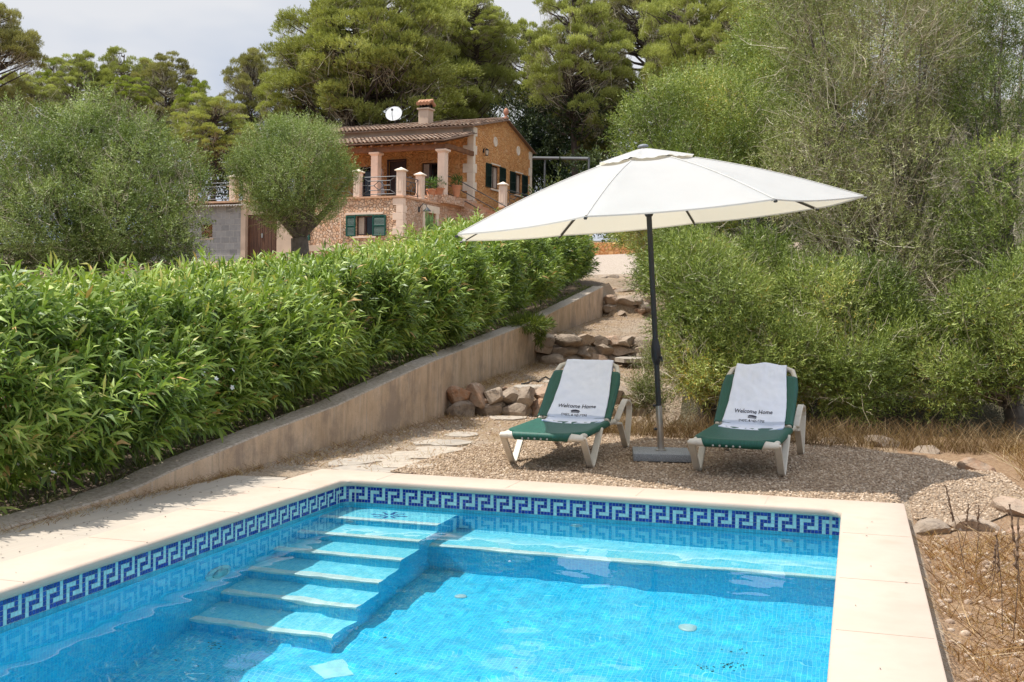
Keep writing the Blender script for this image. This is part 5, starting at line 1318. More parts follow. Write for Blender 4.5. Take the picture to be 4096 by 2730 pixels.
# ---- oleander hedge
m_petal = plain('white_petal', (.85, .85, .82), .7, .03)
def hedge():
    r = np.random.default_rng(21)
    def xc(y): return np.interp(y, [5, 12, 19, 25, 29], [-6.25, -6.35, -6.9, -7.4, -7.7])
    def H(y): return np.interp(y, [4.5, 7.5, 11.6, 15.6, 20.8, 25, 28, 29.5], [1.22, 1.30, 1.58, 2.02, 2.78, 3.30, 3.25, 2.9])
    def Z0(y): return np.interp(y, [a for a, b in WT_], [b for a, b in WT_])-.02
    def HWd(y): return np.interp(y, [5, 12, 26, 29.3], [1.02, 1.0, 1.0, .55])
    N = 12500
    y = np.concatenate([r.uniform(4.4, 17, int(N*.64)), r.uniform(17, 29.2, N-int(N*.64))])
    f = r.random(N); side = f < .60; top = (f >= .60) & (f < .93)
    u = r.random(N); hw = HWd(y); z0 = Z0(y); h = H(y)
    # param angle: 0 = right foot .. 1 = top right edge .. 2 = top left .. 3 left foot
    X = np.where(side, hw*(.92+.22*np.sin(np.pi*np.clip(u*1.05, 0, 1)**.8)), np.where(top, hw*(.95-1.9*u), -hw))
    Zf = np.where(side, .07+.91*u, np.where(top, 1.0-.10*(np.abs(.95-1.9*u)**3), .2+.75*u))
    nrmx = np.where(side, .9-.5*u, np.where(top, (.95-1.9*u)*.6, -1)); nz_ = np.where(side, .25+.6*u, np.where(top, 1.0, .4))
    bump = np.array([mnoise.noise(Vector((a*1.1, b*1.6, c*1.5))) for a, b, c in zip(y, X, Zf)])
    bump2 = np.array([mnoise.noise(Vector((a*3.1+9, b*3, c*3))) for a, b, c in zip(y, X, Zf)])
    inn = r.uniform(0, .22, N)+(r.random(N) < .25)*r.uniform(0, .4, N)
    off = bump*.42+bump2*.16-inn
    lens = np.sqrt(nrmx**2+nz_**2); nx_ = nrmx/lens; nz2 = nz_/lens
    P = np.stack([xc(y)+X+nx_*off, y, z0+(h-z0)*Zf+nz2*off*.8], -1)
    ny_ = np.where(y > 28, .7, 0)+r.normal(0, .25, N)
    A = nrm(np.stack([nx_*.8+r.normal(0, .28, N), ny_, nz2*.45+.42+r.normal(0, .3, N)], -1))
    # long shoots sticking out of the top
    k = r.choice(np.where(top)[0], 420); P2 = P[k]+np.stack([r.normal(0, .05, 420), r.normal(0, .05, 420), r.uniform(.02, .16, 420)], -1); A2 = nrm(np.stack([r.normal(0, .3, 420), r.normal(0, .3, 420), np.ones(420)], -1))
    lowk = (P[:, 2] < (Z0(P[:, 1])+.22)) & (P[:, 0] > xc(P[:, 1])+.2); keep = ~(lowk & (r.random(N) < .4)); P = P[keep]; A = A[keep]; isT = top[keep]
    P = np.concatenate([P, P2]); A = np.concatenate([A, A2]); isT = np.concatenate([isT, np.ones(420, bool)])
    n = 14; base, D_, Ax = sprigs(P, A, n, .24, .14, .02, r, (.35, 1.75))
    M_ = len(base); L = r.uniform(.09, .17, (M_, 1)); Wd = L*r.uniform(.17, .23, (M_, 1))
    sd_ = nrm(np.cross(D_, Ax)+r.normal(0, .28, (M_, 3))); droop = np.array([0, 0, -1.0])*r.uniform(.15, 1.1, (M_, 1))
    mid = base+D_*L*.5; D2 = nrm(D_+droop); tip = mid+D2*L*.5; upn = nrm(np.cross(sd_, D_))
    V = np.stack([base-sd_*Wd*.12, base+sd_*Wd*.12, mid+sd_*Wd*.5, tip+sd_*Wd*.04, tip-sd_*Wd*.04, mid-sd_*Wd*.5], 1).reshape(-1, 3)
    i = np.arange(M_)*6; F = np.concatenate([np.stack([i, i+1, i+2, i+5], -1), np.stack([i+5, i+2, i+3, i+4], -1)])
    cl = np.repeat(np.array([mnoise.noise(Vector(p)*.8) for p in P]), n)*.3
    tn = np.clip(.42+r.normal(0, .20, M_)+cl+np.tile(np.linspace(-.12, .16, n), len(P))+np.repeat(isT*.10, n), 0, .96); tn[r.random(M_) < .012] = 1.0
    hd = thing('oleander_hedge', (-6.3, 6, 0), 'long dense bright green oleander hedge growing behind the retaining wall', 'hedge')
    def par_(o): o.parent = hd; o.matrix_parent_inverse = Matrix.Translation(-hd.location); return o
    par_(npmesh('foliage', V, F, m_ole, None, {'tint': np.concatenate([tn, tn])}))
    # woody stems
    Ns = 1500; ys = r.uniform(4.5, 29, Ns); bx = xc(ys)+r.uniform(-.7, .75, Ns); b = np.stack([bx, ys, Z0(ys)], -1)
    tp = b+np.stack([r.normal(.12, .30, Ns), r.normal(0, .3, Ns), (H(ys)-Z0(ys))*r.uniform(.45, .9, Ns)], -1); t = np.linspace(0, 1, 5)[None, :, None]
    pth = b[:, None]*(1-t)+tp[:, None]*t+np.sin(t*np.pi)*r.normal(0, .06, (Ns, 1, 3)); par_(ribbons('stems', pth, r.uniform(.010, .024, Ns), m_stem, None, r))
    # white flowers and brown seed heads near the left end
    Nf = 70; fy = r.uniform(5.6, 8.6, Nf); fz = r.uniform(.15, .95, Nf); Pf = np.stack([xc(fy)+1.10+r.uniform(-.05, .16, Nf), fy, Z0(fy)+fz], -1)
    for p in Pf[:34]:
        V = []; F = []
        q = r.normal(size=3); q[0] = abs(q[0]); q[2] = abs(q[2]); nn_ = Vector(q).normalized(); a1 = nn_.orthogonal().normalized(); a2 = nn_.cross(a1)
        for k in range(5):
            an = k*1.2566; d = a1*math.cos(an)+a2*math.sin(an); s_ = nn_.cross(d); c = Vector(p); b = len(V)
            V += [c-d*.001, c+d*.012+s_*.0085+nn_*.003, c+d*.026+nn_*.004, c+d*.012-s_*.0085+nn_*.003]; F.append((b, b+1, b+2, b+3))
        mb = MB(); mb.add(V, F); par_(mb.build('flower', m_petal))
    Pp = Pf[:, None]+r.normal(0, .035, (Nf, 7, 3)); Pp = Pp.reshape(-1, 3); Dd = nrm(r.normal(size=Pp.shape)+[0, 0, .8]); V = leaves_quads(Pp, Dd, np.full(len(Pp), .035), np.full(len(Pp), .009), r)
    so_h = par_(npmesh('seed_heads', V, np.arange(len(V)).reshape(-1, 4), leafmat('seed_head', [(0, (.20, .09, .03)), (1, (.40, .34, .10))]), None, {'tint': r.random(len(Pp))})); so_h['kind'] = 'stuff'
hedge()

# ---- broad-leaved bushes and trees
def pl_(items, dz=.92, dflat=1.0):
    """(display u, v, depth, radius px at 2353) -> ellipsoid lumps"""
    return [((at(u*K7, v*K7, d)), (rp*K7*d/FPX, rp*K7*d/FPX*dflat, rp*K7*d/FPX*dz)) for u, v, d, rp in items]
def stand(name, lumps, trunk_uvd, label, cat, mat, N, n, slen, L, Wd, seed, group=None, up=.5, twigs=0, deep=.25, trunk_r=.12, tl=1.0, shell=(.72, 1.03), limbs=14, spread=(.5, 1.35), tshift=0, clump=.34):
    r = np.random.default_rng(seed)
    tb = Vector(trunk_uvd); tb.z = gz(tb.x, tb.y)-.05
    t = thing(name, tb, label, cat, 0, group)
    off = np.array(tb)
    lp = [(np.array(c)-off, rr) for c, rr in lumps]
    P, Nn = lump_sample(lp, N, r, shell, deep, .05)
    nb = np.array([mnoise.noise(Vector(p)*1.3/tl**.5+Vector((seed*2, 5, 0))) for p in P]); nb2 = np.array([mnoise.noise(Vector(p)*3.2/tl**.5+Vector((0, seed, 9))) for p in P])
    rr_ = np.mean([q[1][0] for q in lp]); P = P+Nn*((nb*.55+nb2*.2)*rr_)[:, None]; keep = (nb2+nb*.6 > -.14) | (r.random(len(P)) < .35); P = P[keep]; Nn = Nn[keep]; nb2 = nb2[keep]
    A = nrm(Nn*.7+np.array([0, 0, up])+r.normal(0, .48, P.shape))
    base, D_, Ax = sprigs(P, A, n, slen, L, Wd, r, spread); M_ = len(base)
    l = L*r.uniform(.6, 1.25, M_); w = Wd*r.uniform(.7, 1.2, M_)
    V = leaves_quads(base, D_, l, w, r, nrm(np.cross(D_, Ax)+r.normal(0, .5, (M_, 3))))
    cl = np.repeat(np.array([mnoise.noise(Vector(p)*.9+Vector((seed, 0, 0))) for p in P]), n)*clump*2
    tn = np.clip(.42+tshift+r.normal(0, .2, M_)+cl, 0, 1)
    cr = npmesh('crown', V, np.arange(len(V)).reshape(-1, 4), mat, t, {'tint': tn})
    # trunk and limbs
    mb = MB(); C = [Vector(c) for c, rr in lp]; fork = Vector((0, 0, max(.25, min(c.z for c in C)*.55)))
    mb.tube([(0, 0, 0), tuple(fork*.5+Vector((.04, .02, 0))), tuple(fork)], [trunk_r*1.25, trunk_r, trunk_r*.9], 9)
    for i in range(limbs):
        j = i % len(C); c, rr = lp[j]; e = Vector(c)+Vector([r.uniform(-.55, .55)*q for q in rr]); m = fork.lerp(e, .5)+Vector(r.normal(0, .12, 3))*rr[0]
        e.z = max(e.z, fork.z+.1)
        k = fork.lerp(e, .78)+Vector(r.normal(0, .1, 3))*rr[0]*.7
        mb.tube([fork, m, k, e], [trunk_r*.55, trunk_r*.36, trunk_r*.2, trunk_r*.08], 6)
    mb.build('trunk', m_bark if mat not in (m_pine, m_pinel, m_pineg) else m_pbark, t, smooth='auto')
    if twigs:
        Pt, Nt = lump_sample(lp, twigs, r, (.6, 1.02), .1, .05); At = nrm(Nt*.8+np.array([0, 0, .55])+r.normal(0, .5, Pt.shape)); k = 5
        ln = r.uniform(.25, .7, (twigs, 1, 1))*tl; tt = np.linspace(0, 1, k)[None, :, None]
        pth = Pt[:, None]-At[:, None]*ln*.4+At[:, None]*ln*tt+np.cumsum(r.normal(0, .025*tl, (twigs, k, 3)), 1)
        # side twiglets
        i2 = r.integers(0, twigs, twigs*3); q0 = pth[i2, r.integers(1, k, twigs*3)]; A2 = nrm(At[i2]+r.normal(0, .75, (twigs*3, 3))); l2 = r.uniform(.08, .26, (twigs*3, 1, 1))*tl
        p2 = q0[:, None]+A2[:, None]*l2*tt+np.cumsum(r.normal(0, .012*tl, (twigs*3, k, 3)), 1)
        ribbons('twigs', np.concatenate([pth, p2]), np.concatenate([r.uniform(.006, .012, twigs), r.uniform(.003, .006, twigs*3)])*max(1, tl), m_twig, t, r)
    return t
def gp(u, d): return at(u*K7, 1237, d)
# bush behind the parasol (two mounds) and its neighbours
stand('wild_olive_bush', pl_([(1600, 640, 14.2, 85), (1565, 760, 13.7, 62), (1660, 720, 13.6, 105), (1620, 860, 13.2, 85), (1730, 640, 14.6, 90), (1720, 850, 13.2, 90), (1560, 570, 15, 50)]), gp(1620, 14), 'bright green wild olive bush directly behind the parasol pole', 'bush', m_wild, 10500, 15, .26, .062, .0135, 31, 'wild olives on the right', twigs=900, limbs=18, tshift=.08)
stand('wild_olive_bush', pl_([(1900, 720, 13.8, 115), (1830, 830, 13.3, 90), (2000, 700, 13.9, 95), (1950, 860, 13.1, 95), (2060, 810, 13.4, 80), (1810, 700, 14.2, 80)]), gp(1930, 13.8), 'rounded green wild olive bush behind the right lounger', 'bush', m_wild, 10000, 15, .26, .062, .0135, 32, 'wild olives on the right', twigs=900, limbs=18)
stand('wild_olive_bush', pl_([(2270, 740, 13.0, 80), (2330, 820, 12.8, 95), (2360, 700, 13.2, 90), (2240, 860, 12.8, 60), (2170, 880, 13.0, 62), (2130, 800, 13.6, 70), (2200, 780, 13.4, 60)]), gp(2330, 13.2), 'leafy green wild olive bush at the right edge of the photograph', 'bush', m_wild, 5200, 15, .28, .064, .0145, 33, 'wild olives on the right', twigs=500)
stand('wild_olive_tree', pl_([(1540, 300, 20, 110), (1500, 420, 19.5, 85), (1620, 420, 19, 120), (1700, 300, 19.5, 110), (1475, 520, 19, 50), (1580, 520, 18.4, 90), (1510, 500, 19, 75), (1640, 220, 20.5, 70), (1580, 215, 21, 45)]), gp(1570, 19.5), 'tall green wild olive left of the grey twiggy one, above the parasol top', 'tree', m_wild, 10500, 17, .32, .066, .015, 34, 'wild olives on the right', twigs=900, limbs=22, trunk_r=.1, tshift=.05)
stand('wild_olive_tree', pl_([(1960, 300, 16.8, 170), (2060, 130, 17, 150), (1900, 120, 17.5, 130), (1860, 430, 16.5, 120), (2080, 430, 16.3, 140), (1980, 560, 16, 130), (1840, -30, 18, 110), (2030, -60, 17.5, 130), (2180, 20, 18.5, 110), (2160, 180, 17.5, 110), (2120, 640, 15.6, 90)]), gp(2040, 17), 'huge grey twiggy wild olive with bare branches above the right lounger', 'tree', m_wild2, 11000, 13, .30, .058, .013, 35, 'wild olives on the right', twigs=3400, limbs=46, trunk_r=.11, tl=1.25)
stand('wild_olive_tree', pl_([(2290, 420, 15.5, 120), (2340, 560, 15, 110), (2240, 560, 15.3, 85), (2310, 260, 16.5, 120), (2230, 90, 18, 110), (2370, 60, 18, 130), (2150, 160, 21, 120), (2200, 280, 20, 110), (2100, 20, 22, 120)]), gp(2300, 15.8), 'dark green wild olive at the upper right corner of the photograph', 'tree', m_wild, 9500, 16, .30, .060, .014, 36, 'wild olives on the right', twigs=1300, limbs=26, tshift=-.12, trunk_r=.11)
stand('wild_olive_tree', pl_([(1760, 130, 23, 100), (1820, 260, 22, 110), (1740, 330, 22, 90), (1790, 20, 24, 90), (1880, 200, 22, 90)]), gp(1790, 23), 'green wild olive between the grey twiggy tree and the pine wood', 'tree', m_wild, 6500, 14, .36, .080, .019, 37, 'wild olives on the right', twigs=500, limbs=18, tshift=.02)
stand('wild_olive_tree', pl_([(1580, 640, 17, 80), (1740, 600, 19, 140), (2140, 620, 18.5, 130), (1950, 700, 18.5, 130), (1780, 760, 17.5, 110), (2140, 780, 16.5, 120), (2330, 740, 16.5, 130)]), gp(1980, 18.5), 'shaded dark wild olive thicket filling the gap behind the front bushes', 'tree', m_wild, 6500, 12, .34, .09, .024, 38, 'wild olives on the right', limbs=30, tshift=-.15)
stand('wild_olive_tree', pl_([(1440, 530, 26, 28), (1500, 640, 22, 32), (1510, 570, 23, 40)]), gp(1545, 25), 'small wild olive leaning over the upper end of the path', 'tree', m_wild, 2600, 14, .32, .07, .017, 39, 'wild olives on the right', limbs=10, trunk_r=.06)
stand('lentisk_bush', pl_([(1505, 925, 12.8, 24), (1475, 900, 12.9, 16), (1500, 840, 13.2, 24)]), gp(1490, 12.9), 'thin pale shrub between the left lounger and the parasol pole', 'bush', m_wild2, 800, 14, .2, .045, .009, 40, twigs=120, limbs=6, trunk_r=.02)
# olives on the left
stand('olive_tree', pl_([(70, 400, 31, 120), (200, 330, 31.5, 92), (320, 400, 31, 110), (120, 520, 30, 120), (290, 520, 30, 115), (405, 480, 30.5, 72), (-70, 460, 31, 130), (240, 272, 32, 50), (385, 380, 31.5, 62), (40, 290, 32, 45), (410, 560, 30, 55), (30, 570, 30, 80), (140, 590, 30, 75), (250, 590, 30, 75), (350, 585, 30, 62), (-40, 580, 30, 80), (180, 450, 31, 130), (285, 262, 32, 26), (205, 248, 32, 28), (345, 300, 31.5, 26), (455, 420, 30.8, 32), (130, 290, 32, 55), (310, 320, 31.8, 62)]), gp(190, 31), 'broad silvery olive tree at the left edge above the hedge', 'tree', m_oli, 18500, 13, .42, .095, .028, 51, 'olive trees before the house', twigs=1500, tl=1.9, limbs=30, trunk_r=.2, clump=.26, deep=.4)
stand('olive_tree', pl_([(620, 370, 36, 72), (700, 360, 36, 82), (670, 420, 35.5, 92), (745, 420, 36, 62), (600, 430, 36, 60), (655, 330, 36.5, 52), (720, 470, 35.5, 52), (640, 480, 35.5, 52), (580, 400, 36, 42), (752, 310, 36.5, 28), (560, 395, 36, 26), (795, 400, 36, 26), (620, 300, 36.5, 26)], .95), gp(686, 36), 'round clipped olive tree with thick trunk in front of the garage door', 'tree', m_oli, 11000, 12, .36, .080, .022, 52, 'olive trees before the house', twigs=500, tl=1.6, limbs=20, trunk_r=.30, tshift=.1, up=.8, clump=.15)
# ---- pines
def pine_mesh(seed, W_, Hc, Ht, nc, mat, dens=1.0, needle=.14, open_=0.0):
    """crown width W_, crown height Hc, total height Ht. returns (crown mesh obj, trunk mesh obj) under a thing"""
    r = np.random.default_rng(seed); C = []; tries = 0
    while len(C) < nc and tries < nc*30:
        tries += 1; d = nrm(r.normal(size=3)); f = r.uniform(.35, 1.0)**.6
        p = np.array([d[0]*W_/2*f, d[1]*W_/2*f*.9, Ht-Hc/2+d[2]*Hc/2*f])
        nz_ = mnoise.noise(Vector(p)*(.33)+Vector((seed*3, 0, 0)))
        if nz_ < -.18+open_*.3: continue
        C.append(p)
    C = np.array(C); R_ = np.stack([r.uniform(.5, 1.15, len(C))*W_/11.5, r.uniform(.5, 1.15, len(C))*W_/11.5, r.uniform(.34, .62, len(C))*W_/11.5], -1)
    lp = list(zip(C, R_)); Nn_ = int(nc*105*dens)
    k = r.integers(0, len(C), Nn_); d = nrm(r.normal(size=(Nn_, 3))); d[:, 2] = np.where(d[:, 2] < -.25, -d[:, 2], d[:, 2])
    P = C[k]+d*R_[k]*r.uniform(.55, 1.05, (Nn_, 1)); A = nrm(d*.6+nrm(C[k]-np.array([0, 0, Ht-Hc*.7]))*.5+np.array([0, 0, .6])+r.normal(0, .3, P.shape))
    n_ = 7; base, D_, Ax = sprigs(P, A, n_, needle*1.0, needle, .03, r, (.25, .95)); M_ = len(base)
    V = leaves_quads(base, D_, needle*r.uniform(.7, 1.2, M_), np.full(M_, needle*.20), r)
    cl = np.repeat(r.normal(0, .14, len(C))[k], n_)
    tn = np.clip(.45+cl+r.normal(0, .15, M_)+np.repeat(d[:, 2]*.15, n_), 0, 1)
    t = thing('pine_tree', (0, 0, 0), 'x', 'tree')
    npmesh('crown', V, np.arange(len(V)).reshape(-1, 4), mat, t, {'tint': tn})
    mb = MB(); kx = r.normal(0, .25, (7, 2)); kx[0] = 0; kx = np.cumsum(kx, 0)*W_/14; zz = np.linspace(0, Ht*.93, 7); tr = W_/34+.05
    T_ = [Vector((kx[i][0], kx[i][1], zz[i])) for i in range(7)]; mb.tube(T_, [tr*(1-.80*i/6) for i in range(7)], 9)
    for c in C[: int(nc*.8)]:
        s = float(np.clip((c[2]-np.hypot(c[0], c[1])*.45)/(Ht*.93), .12, .98)); f = s*6; i = min(5, int(f)); b = T_[i].lerp(T_[i+1], f-i); e = Vector(c); m = b.lerp(e, .5)+Vector(r.normal(0, .06, 3))*W_*.5+Vector((0, 0, -W_*.02))
        mb.tube([b, b.lerp(m, .5)+Vector(r.normal(0, .015, 3))*W_, m, m.lerp(e, .6)+Vector(r.normal(0, .015, 3))*W_, e], [tr*.30, tr*.22, tr*.17, tr*.1, tr*.05], 5)
    mb.build('trunk', m_pbark, t, smooth='auto')
    Nt = int(nc*11*(1+open_)); k = r.integers(0, len(C), Nt); b = C[k]-np.array([0, 0, .25]); A = nrm(nrm(C[k]-np.array([0, 0, Ht-Hc*.8]))+r.normal(0, .6, (Nt, 3))); tt = np.linspace(0, 1, 5)[None, :, None]
    pth = b[:, None]+A[:, None]*(tt-.7)*r.uniform(.5, 1.9, (Nt, 1, 1))+np.cumsum(r.normal(0, .06, (Nt, 5, 3)), 1); ribbons('twigs', pth, r.uniform(.012, .03, Nt), m_twig, t, r)
    return t
PROTO = {}
def pine(kind, u, vt, vb, hwpx, d, label, rz=0.0, sx=1.0):
    """crown spans vt..vb (display px), half width hwpx at depth d"""
    W0, Hc0, Ht0, args = KINDS[kind]
    if kind not in PROTO:
        t = pine_mesh(*args); PROTO[kind] = t; used = False
    else:
        src = PROTO[kind]; t = src.copy(); link(t)
        for c in src.children:
            c2 = c.copy(); COL.objects.link(c2); c2.parent = t
    top = at(u*K7, vt*K7, d); bot = at(u*K7, vb*K7, d); g = gz(top.x, top.y)
    sc = 2*hwpx*K7*d/FPX/W0; Hc = top.z-bot.z
    szc = Hc/Hc0                                          # vertical scale so that the crown height fits, base set to the top
    t.location = (top.x, top.y, top.z-Ht0*szc); t.scale = (sc, sc, szc); t.rotation_euler = (0, 0, rz)
    t['label'] = label; t['category'] = 'tree'; t['group'] = 'pines behind the house'
    return t
KINDS = {'wide': (10, 8, 12, (61, 10, 8, 12, 260, m_pine, 1.5)), 'tall': (7, 8.5, 12, (62, 7, 8.5, 12, 160, m_pine, 1.5, .125, .2)), 'round': (6, 5, 9, (63, 6, 5, 9, 120, m_pinel, 1.5, .11)), 'open': (6, 6, 10, (64, 6, 6, 10, 95, m_pineg, .9, .14, .6)), 'grey': (8, 8, 12, (65, 8, 8, 12, 180, m_pineg, 1.5, .13, .2)), 'lush': (8, 9, 13, (66, 8, 9, 13, 210, m_pine, 1.4, .135))}
pine('grey', -30, 15, 330, 125, 58, 'tall dark pine cut by the left edge of the photograph', .4)
pine('tall', 55, 175, 330, 100, 74, 'low dark pine behind the silvery olive near the left edge', 2)
pine('round', 125, 138, 270, 52, 84, 'small bright pine leftmost on the skyline')
pine('lush', 185, 112, 300, 72, 82, 'bright rounded pine highest on the left skyline', 1.0)
pine('wide', 285, 108, 300, 82, 84, 'brownish spreading pine right of the bright rounded one', 2.2)
pine('round', 297, 180, 262, 58, 70, 'lime green dome shaped pine standing before the skyline pines', 1.3)
pine('open', 385, 128, 300, 78, 80, 'thin open pine with sky showing through its branches', .3)
pine('open', 350, 150, 320, 60, 86, 'bare branched pine just left of the thin open one', 1.9)
pine('lush', 490, 215, 400, 95, 55, 'round topped green pine with visible trunk between the two olives', 3.1)
pine('round', 450, 190, 330, 60, 66, 'pale green pine peeping behind the round topped one', 2.6)
pine('grey', 575, 112, 360, 72, 74, 'dull grey green pine on the skyline left of the giant pine', 2.0)
pine('lush', 690, 90, 340, 105, 64, 'bright lower left flank pine beside the giant pine', 1.6)
pine('wide', 880, -70, 340, 235, 62, 'giant spreading pine with dark trunk right behind the house roof', .5)
pine('tall', 800, -30, 230, 110, 60, 'pine crown left of the giant trunk touching the top of the photograph', 1.1)
pine('wide', 1040, -60, 320, 150, 66, 'broad pine right of the giant one, above the chimney', 3.5)
pine('lush', 1095, -20, 150, 75, 64, 'bright green pine top beside the gap of sky', 2.3)
pine('tall', 1225, 50, 330, 95, 70, 'slender pine just right of the sky gap', .2)
pine('lush', 1330, -50, 330, 125, 60, 'dense yellow green pine above the parasol left half', .9)
pine('grey', 1470, -60, 300, 130, 64, 'brownish green pine in the wood above the parasol', 2.9)
pine('wide', 1600, -60, 280, 140, 58, 'wide pine in the wood behind the wild olives', 4.0)
pine('lush', 1720, -60, 260, 110, 55, 'pine closest to the big wild olive at the top of the photograph', 5.0)
pine('grey', 1360, 150, 400, 105, 64, 'pale lower pine in front of the wood, right of the house', 4.4)
pine('tall', 1850, -80, 250, 130, 60, 'pine tops seen through the upper wild olives', 3.3)
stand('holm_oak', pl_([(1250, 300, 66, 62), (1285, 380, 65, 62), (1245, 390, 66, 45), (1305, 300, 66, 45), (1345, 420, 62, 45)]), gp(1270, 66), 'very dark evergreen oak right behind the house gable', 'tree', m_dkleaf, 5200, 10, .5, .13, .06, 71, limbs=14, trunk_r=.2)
# undergrowth of the wood (reads as one mass)
def undergrowth():
    r = np.random.default_rng(81); L_ = []
    for u in range(-150, 2500, 55):
        d = r.uniform(66, 78); v = 330+r.uniform(-30, 30); rp = r.uniform(45, 70)
        L_.append((u, v+60, d, rp)); L_.append((u+20, v-10, d+6, rp*.9))
    for u in range(1180, 2100, 50): L_.append((u, 400+r.uniform(-30, 10), r.uniform(62, 66) if u < 1300 else r.uniform(48, 54), 50)); L_.append((u+10, 300+r.uniform(-30, 30), 60, 60))
    for u in range(0, 560, 50): L_.append((u, 440, 54, 50))
    for u in range(380, 640, 34): L_.append((u, 430+r.uniform(-15, 15), 57, 38))
    for u in range(2520, 3500, 70):
        for v in (250, 480, 720): L_.append((u, v+r.uniform(-40, 40), r.uniform(17, 22), 90))
    for u in range(1290, 1480, 26): L_.append((u, 522+r.uniform(-8, 8), 43.5, 34))
    for u in range(1250, 1560, 34): L_.append((u, 470+r.uniform(-15, 20), 46, 48))
    for u in range(380, 720, 40): L_.append((u, 380+r.uniform(-20, 20), 60, 42))
    lp = pl_(L_); P, Nn = lump_sample([(np.array(c), q) for c, q in lp], 24000, r, (.7, 1.03), .1)
    A = nrm(Nn*.7+[0, 0, .5]+r.normal(0, .4, P.shape)); b, D_, Ax = sprigs(P, A, 8, .5, .2, .08, r); M_ = len(b)
    V = leaves_quads(b, D_, .18*r.uniform(.7, 1.3, M_), np.full(M_, .075), r); cl = np.repeat(np.array([mnoise.noise(Vector(p)*.25) for p in P]), 8)*.6
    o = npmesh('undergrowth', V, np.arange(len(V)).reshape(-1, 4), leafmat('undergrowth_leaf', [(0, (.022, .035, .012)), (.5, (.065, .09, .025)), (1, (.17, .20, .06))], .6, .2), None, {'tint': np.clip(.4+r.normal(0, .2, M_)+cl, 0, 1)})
    tag(o, kind='stuff')
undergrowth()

# ---- dry grass, weeds
m_straw = leafmat('straw', [(0, (.17, .085, .035)), (.4, (.34, .20, .09)), (.8, (.52, .37, .20)), (1, (.66, .54, .36))], .8, .3, .1)
def grass(name, pts, hmin, hmax, w, seed, lean=.45, mat=None, kind='stuff'):
    r = np.random.default_rng(seed); P = np.array(pts, float); N = len(P); h = r.uniform(hmin, hmax, (N, 1, 1)); d = r.normal(0, lean, (N, 1, 3)); d[..., 2] = 1; t = np.linspace(0, 1, 4)[None, :, None]
    bend = r.normal(0, .25, (N, 1, 3)); bend[..., 2] = -.15
    pth = P[:, None]+d*h*t*.9+bend*h*t*t; wd = np.full((N, 4), w)*np.array([1, .8, .55, .15])*r.uniform(.6, 1.4, (N, 1))
    o = ribbons(name, pth, wd, mat or m_straw, None, r); tag(o, kind=kind); return o
r = np.random.default_rng(91)
def scatter(n_, fn, clump=0):
    out = []
    while len(out) < n_:
        x, y = fn()
        for _ in range(clump or 1):
            a, b = (x+r.normal(0, .035), y+r.normal(0, .035)) if clump else (x, y)
            out.append((a, b, gz(a, b)-.005))
    return out[:n_]
pts = scatter(9000, lambda: (r.uniform(-2.9, 4.5), 12.0+abs(r.normal(0, .45))+.12*math.sin(r.uniform(0, 6))), 7)
grass('dry_grass', pts, .08, .42, .0045, 92, .45, leafmat('brown_straw', [(0, (.10, .055, .025)), (.5, (.21, .13, .065)), (1, (.42, .31, .18))], .8, .3, .1))
pts = scatter(20000, lambda: (r.uniform(.45, 3.6), r.uniform(3.2, 8.2)), 9)
grass('dry_grass', pts, .04, .17, .004, 93, .9, leafmat('orange_straw', [(0, (.12, .055, .02)), (.5, (.32, .17, .07)), (.85, (.52, .34, .16)), (1, (.66, .52, .34))], .8, .3, .1))
pts = scatter(9000, lambda: (r.uniform(1.35, 4.4), r.uniform(8.7, 12.4)), 9)
grass('dry_grass', pts, .08, .34, .0045, 94, .6)
def pathpt():
    y = r.uniform(8.7, 19) if r.random() < .85 else r.uniform(19, 29); w = lerp_tab(WX_, y)
    x = w+.04+abs(r.normal(0, .28)) if r.random() < .5 else w+r.uniform(.1, 2.3); return x, y
grass('dry_grass', scatter(7500, pathpt, 6), .025, .11, .0035, 95, .8)
def wallpt(): y = r.uniform(5.4, 8.6); return -4.86+abs(r.normal(0, .035)), y
grass('dry_grass', scatter(1300, wallpt, 6), .03, .10, .003, 96, .9)
m_gweed = leafmat('green_weed', [(0, (.05, .09, .015)), (1, (.24, .28, .06))])
def bedpt(): y = r.uniform(5.5, 26); return lerp_tab(WX_, y)-.25-abs(r.normal(0, .16)), y
grass('bed_weeds', [(x, y, lerp_tab(WT_, y)-.03) for x, y, z in scatter(2600, bedpt, 8)], .04, .14, .006, 97, .7, m_gweed)
# weed tuft spilling over the wall
tf = thing('wall_weed', (-5.55, 18.3, 1.10), 'green weed tuft spilling over the kink of the retaining wall', 'weed')
o = leafcloud('foliage', (.2, 0, .02), (.45, .7, .14), 2600, .09, .014, m_gweed, tf, 98); o2 = leafcloud('foliage', (.34, .3, -.12), (.07, .2, .28), 900, .08, .012, m_gweed, tf, 99, -.4)
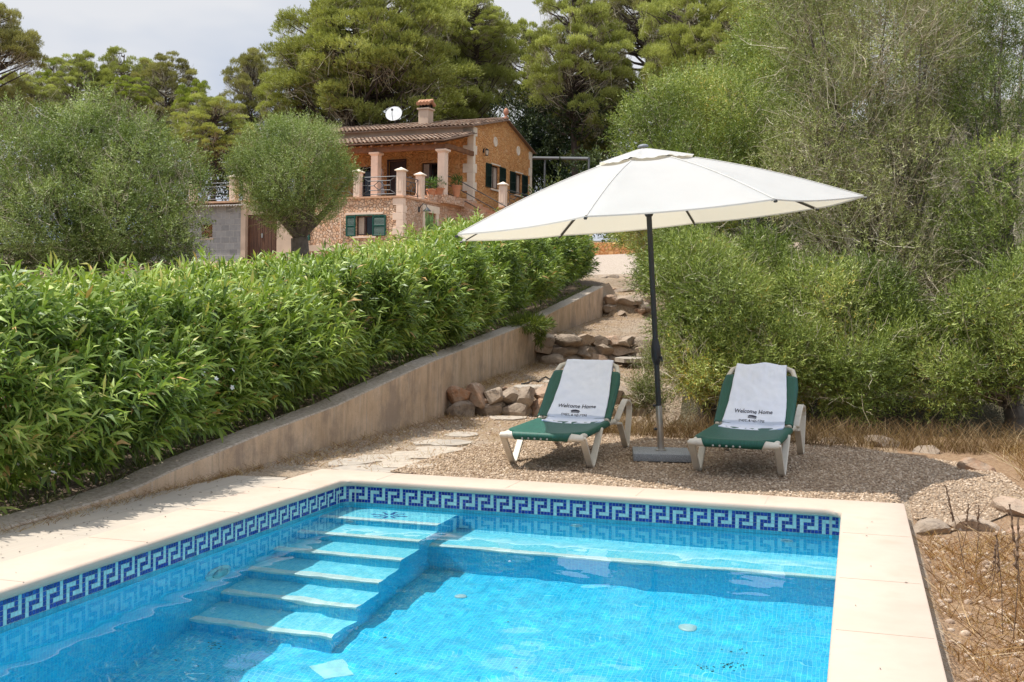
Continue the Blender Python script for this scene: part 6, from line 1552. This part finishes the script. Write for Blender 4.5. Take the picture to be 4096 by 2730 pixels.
# tall dried stalks with seed heads at the lower right
m_stalk = plain('dried_stalk', (.16, .10, .06), .9)
for i, (u, v, h, lean) in enumerate([(3868, 2320, .52, -.12), (3840, 2230, .34, .05), (3900, 2270, .36, .02), (4010, 2540, .46, -.03), (4050, 2600, .58, .02), (3960, 2400, .30, .03), (4085, 2420, .50, -.06)]):
    p = on(u, v, -.15); p.z = gz(p.x, p.y)
    wd = thing('dried_weed', p, ['tallest leaning dried weed stalk right of the pool', 'short dried weed stalk close to the split boulder', 'dried weed stalk between the tallest one and the grey stone', 'dried weed stalk low at the right with dark heads', 'long dried weed stalk in the lower right corner', 'thin dried weed stalk midway down the right side', 'dried weed stalk against the right edge of the photograph'][i], 'weed', 0, 'dried weeds beside the pool')
    q = np.random.default_rng(300+i); mb = MB(); tip = Vector((lean, .02, h)); mb.tube([(0, 0, 0), tip*.5+Vector((.01, 0, 0)), tip], [.0026, .0022, .0015], 5)
    for k in range(4):
        b = tip*q.uniform(.35, .9); e = b+Vector((q.normal(0, .035), q.normal(0, .03), q.uniform(.04, .09))); mb.tube([b, e], .0016, 4)
    mb.build('stalk', m_stalk, wd)
    mb = MB(); pts = []; rad = []
    for k in range(12):
        f = .62+.40*k/11; pts.append(tip*f+Vector((q.normal(0, .003), q.normal(0, .003), 0))); rad.append(.0075*(.5+.7*(k % 2))*(1-.3*k/11))
    mb.tube(pts, rad, 6); mb.build('seed_head', m_stalk, wd)
# fallen leaves on the coping and paving
ml = plain('fallen_leaf', (.05, .035, .025), .9)
mb = MB(); q = np.random.default_rng(400)
for i in range(130):
    if i < 110: x, y = -4.35-abs(q.normal(0, .28)), q.uniform(3.9, 8.0); z = -.002
    else: x, y = (q.uniform(-4.25, -3.95), q.uniform(4.5, 8.2)) if i % 2 else (q.uniform(0, .3), q.uniform(4, 8)); z = .002
    if x < -4.88: continue
    a = q.uniform(0, 6.28); s = q.uniform(.005, .012); c, d = math.cos(a)*s, math.sin(a)*s
    mb.add([(x-c, y-d, z+.001), (x+d*.4, y-c*.4, z+.004), (x+c, y+d, z+.002), (x-d*.4, y+c*.4, z+.003)], [(0, 1, 2, 3)])
tag(mb.build('leaf_litter', ml), kind='stuff')
# dark leaf debris lying on the pool floor
m_deb = plain('sunken_debris', (.015, .05, .035), .9)
mb = MB(); q = np.random.default_rng(500)
for cx, cy_, sx, nn_ in ((-.66, 6.50, .035, 34), (-.78, 6.40, .03, 22), (-.62, 6.68, .04, 7), (-3.62, 5.9, .05, 18), (-3.3, 5.5, .2, 12), (-2.2, 5.4, .5, 16), (-1.6, 6.4, .6, 10)):
    for i in range(nn_):
        x, y = q.normal(cx, sx), q.normal(cy_, sx*.8)
        if not (XL < x < XR): continue
        a = q.uniform(0, 6.28); s = q.uniform(.004, .012); c_, d_ = math.cos(a)*s, math.sin(a)*s; z = floor_z(y)+.004
        mb.add([(x-c_, y-d_, z), (x+d_*.6, y-c_*.6, z+.004), (x+c_, y+d_, z+.003), (x-d_*.6, y+c_*.6, z+.002)], [(0, 1, 2, 3)])
deb = mb.build('sunken_debris', m_deb); tag(deb, kind='stuff')
deb.cycles.is_caustics_receiver = True
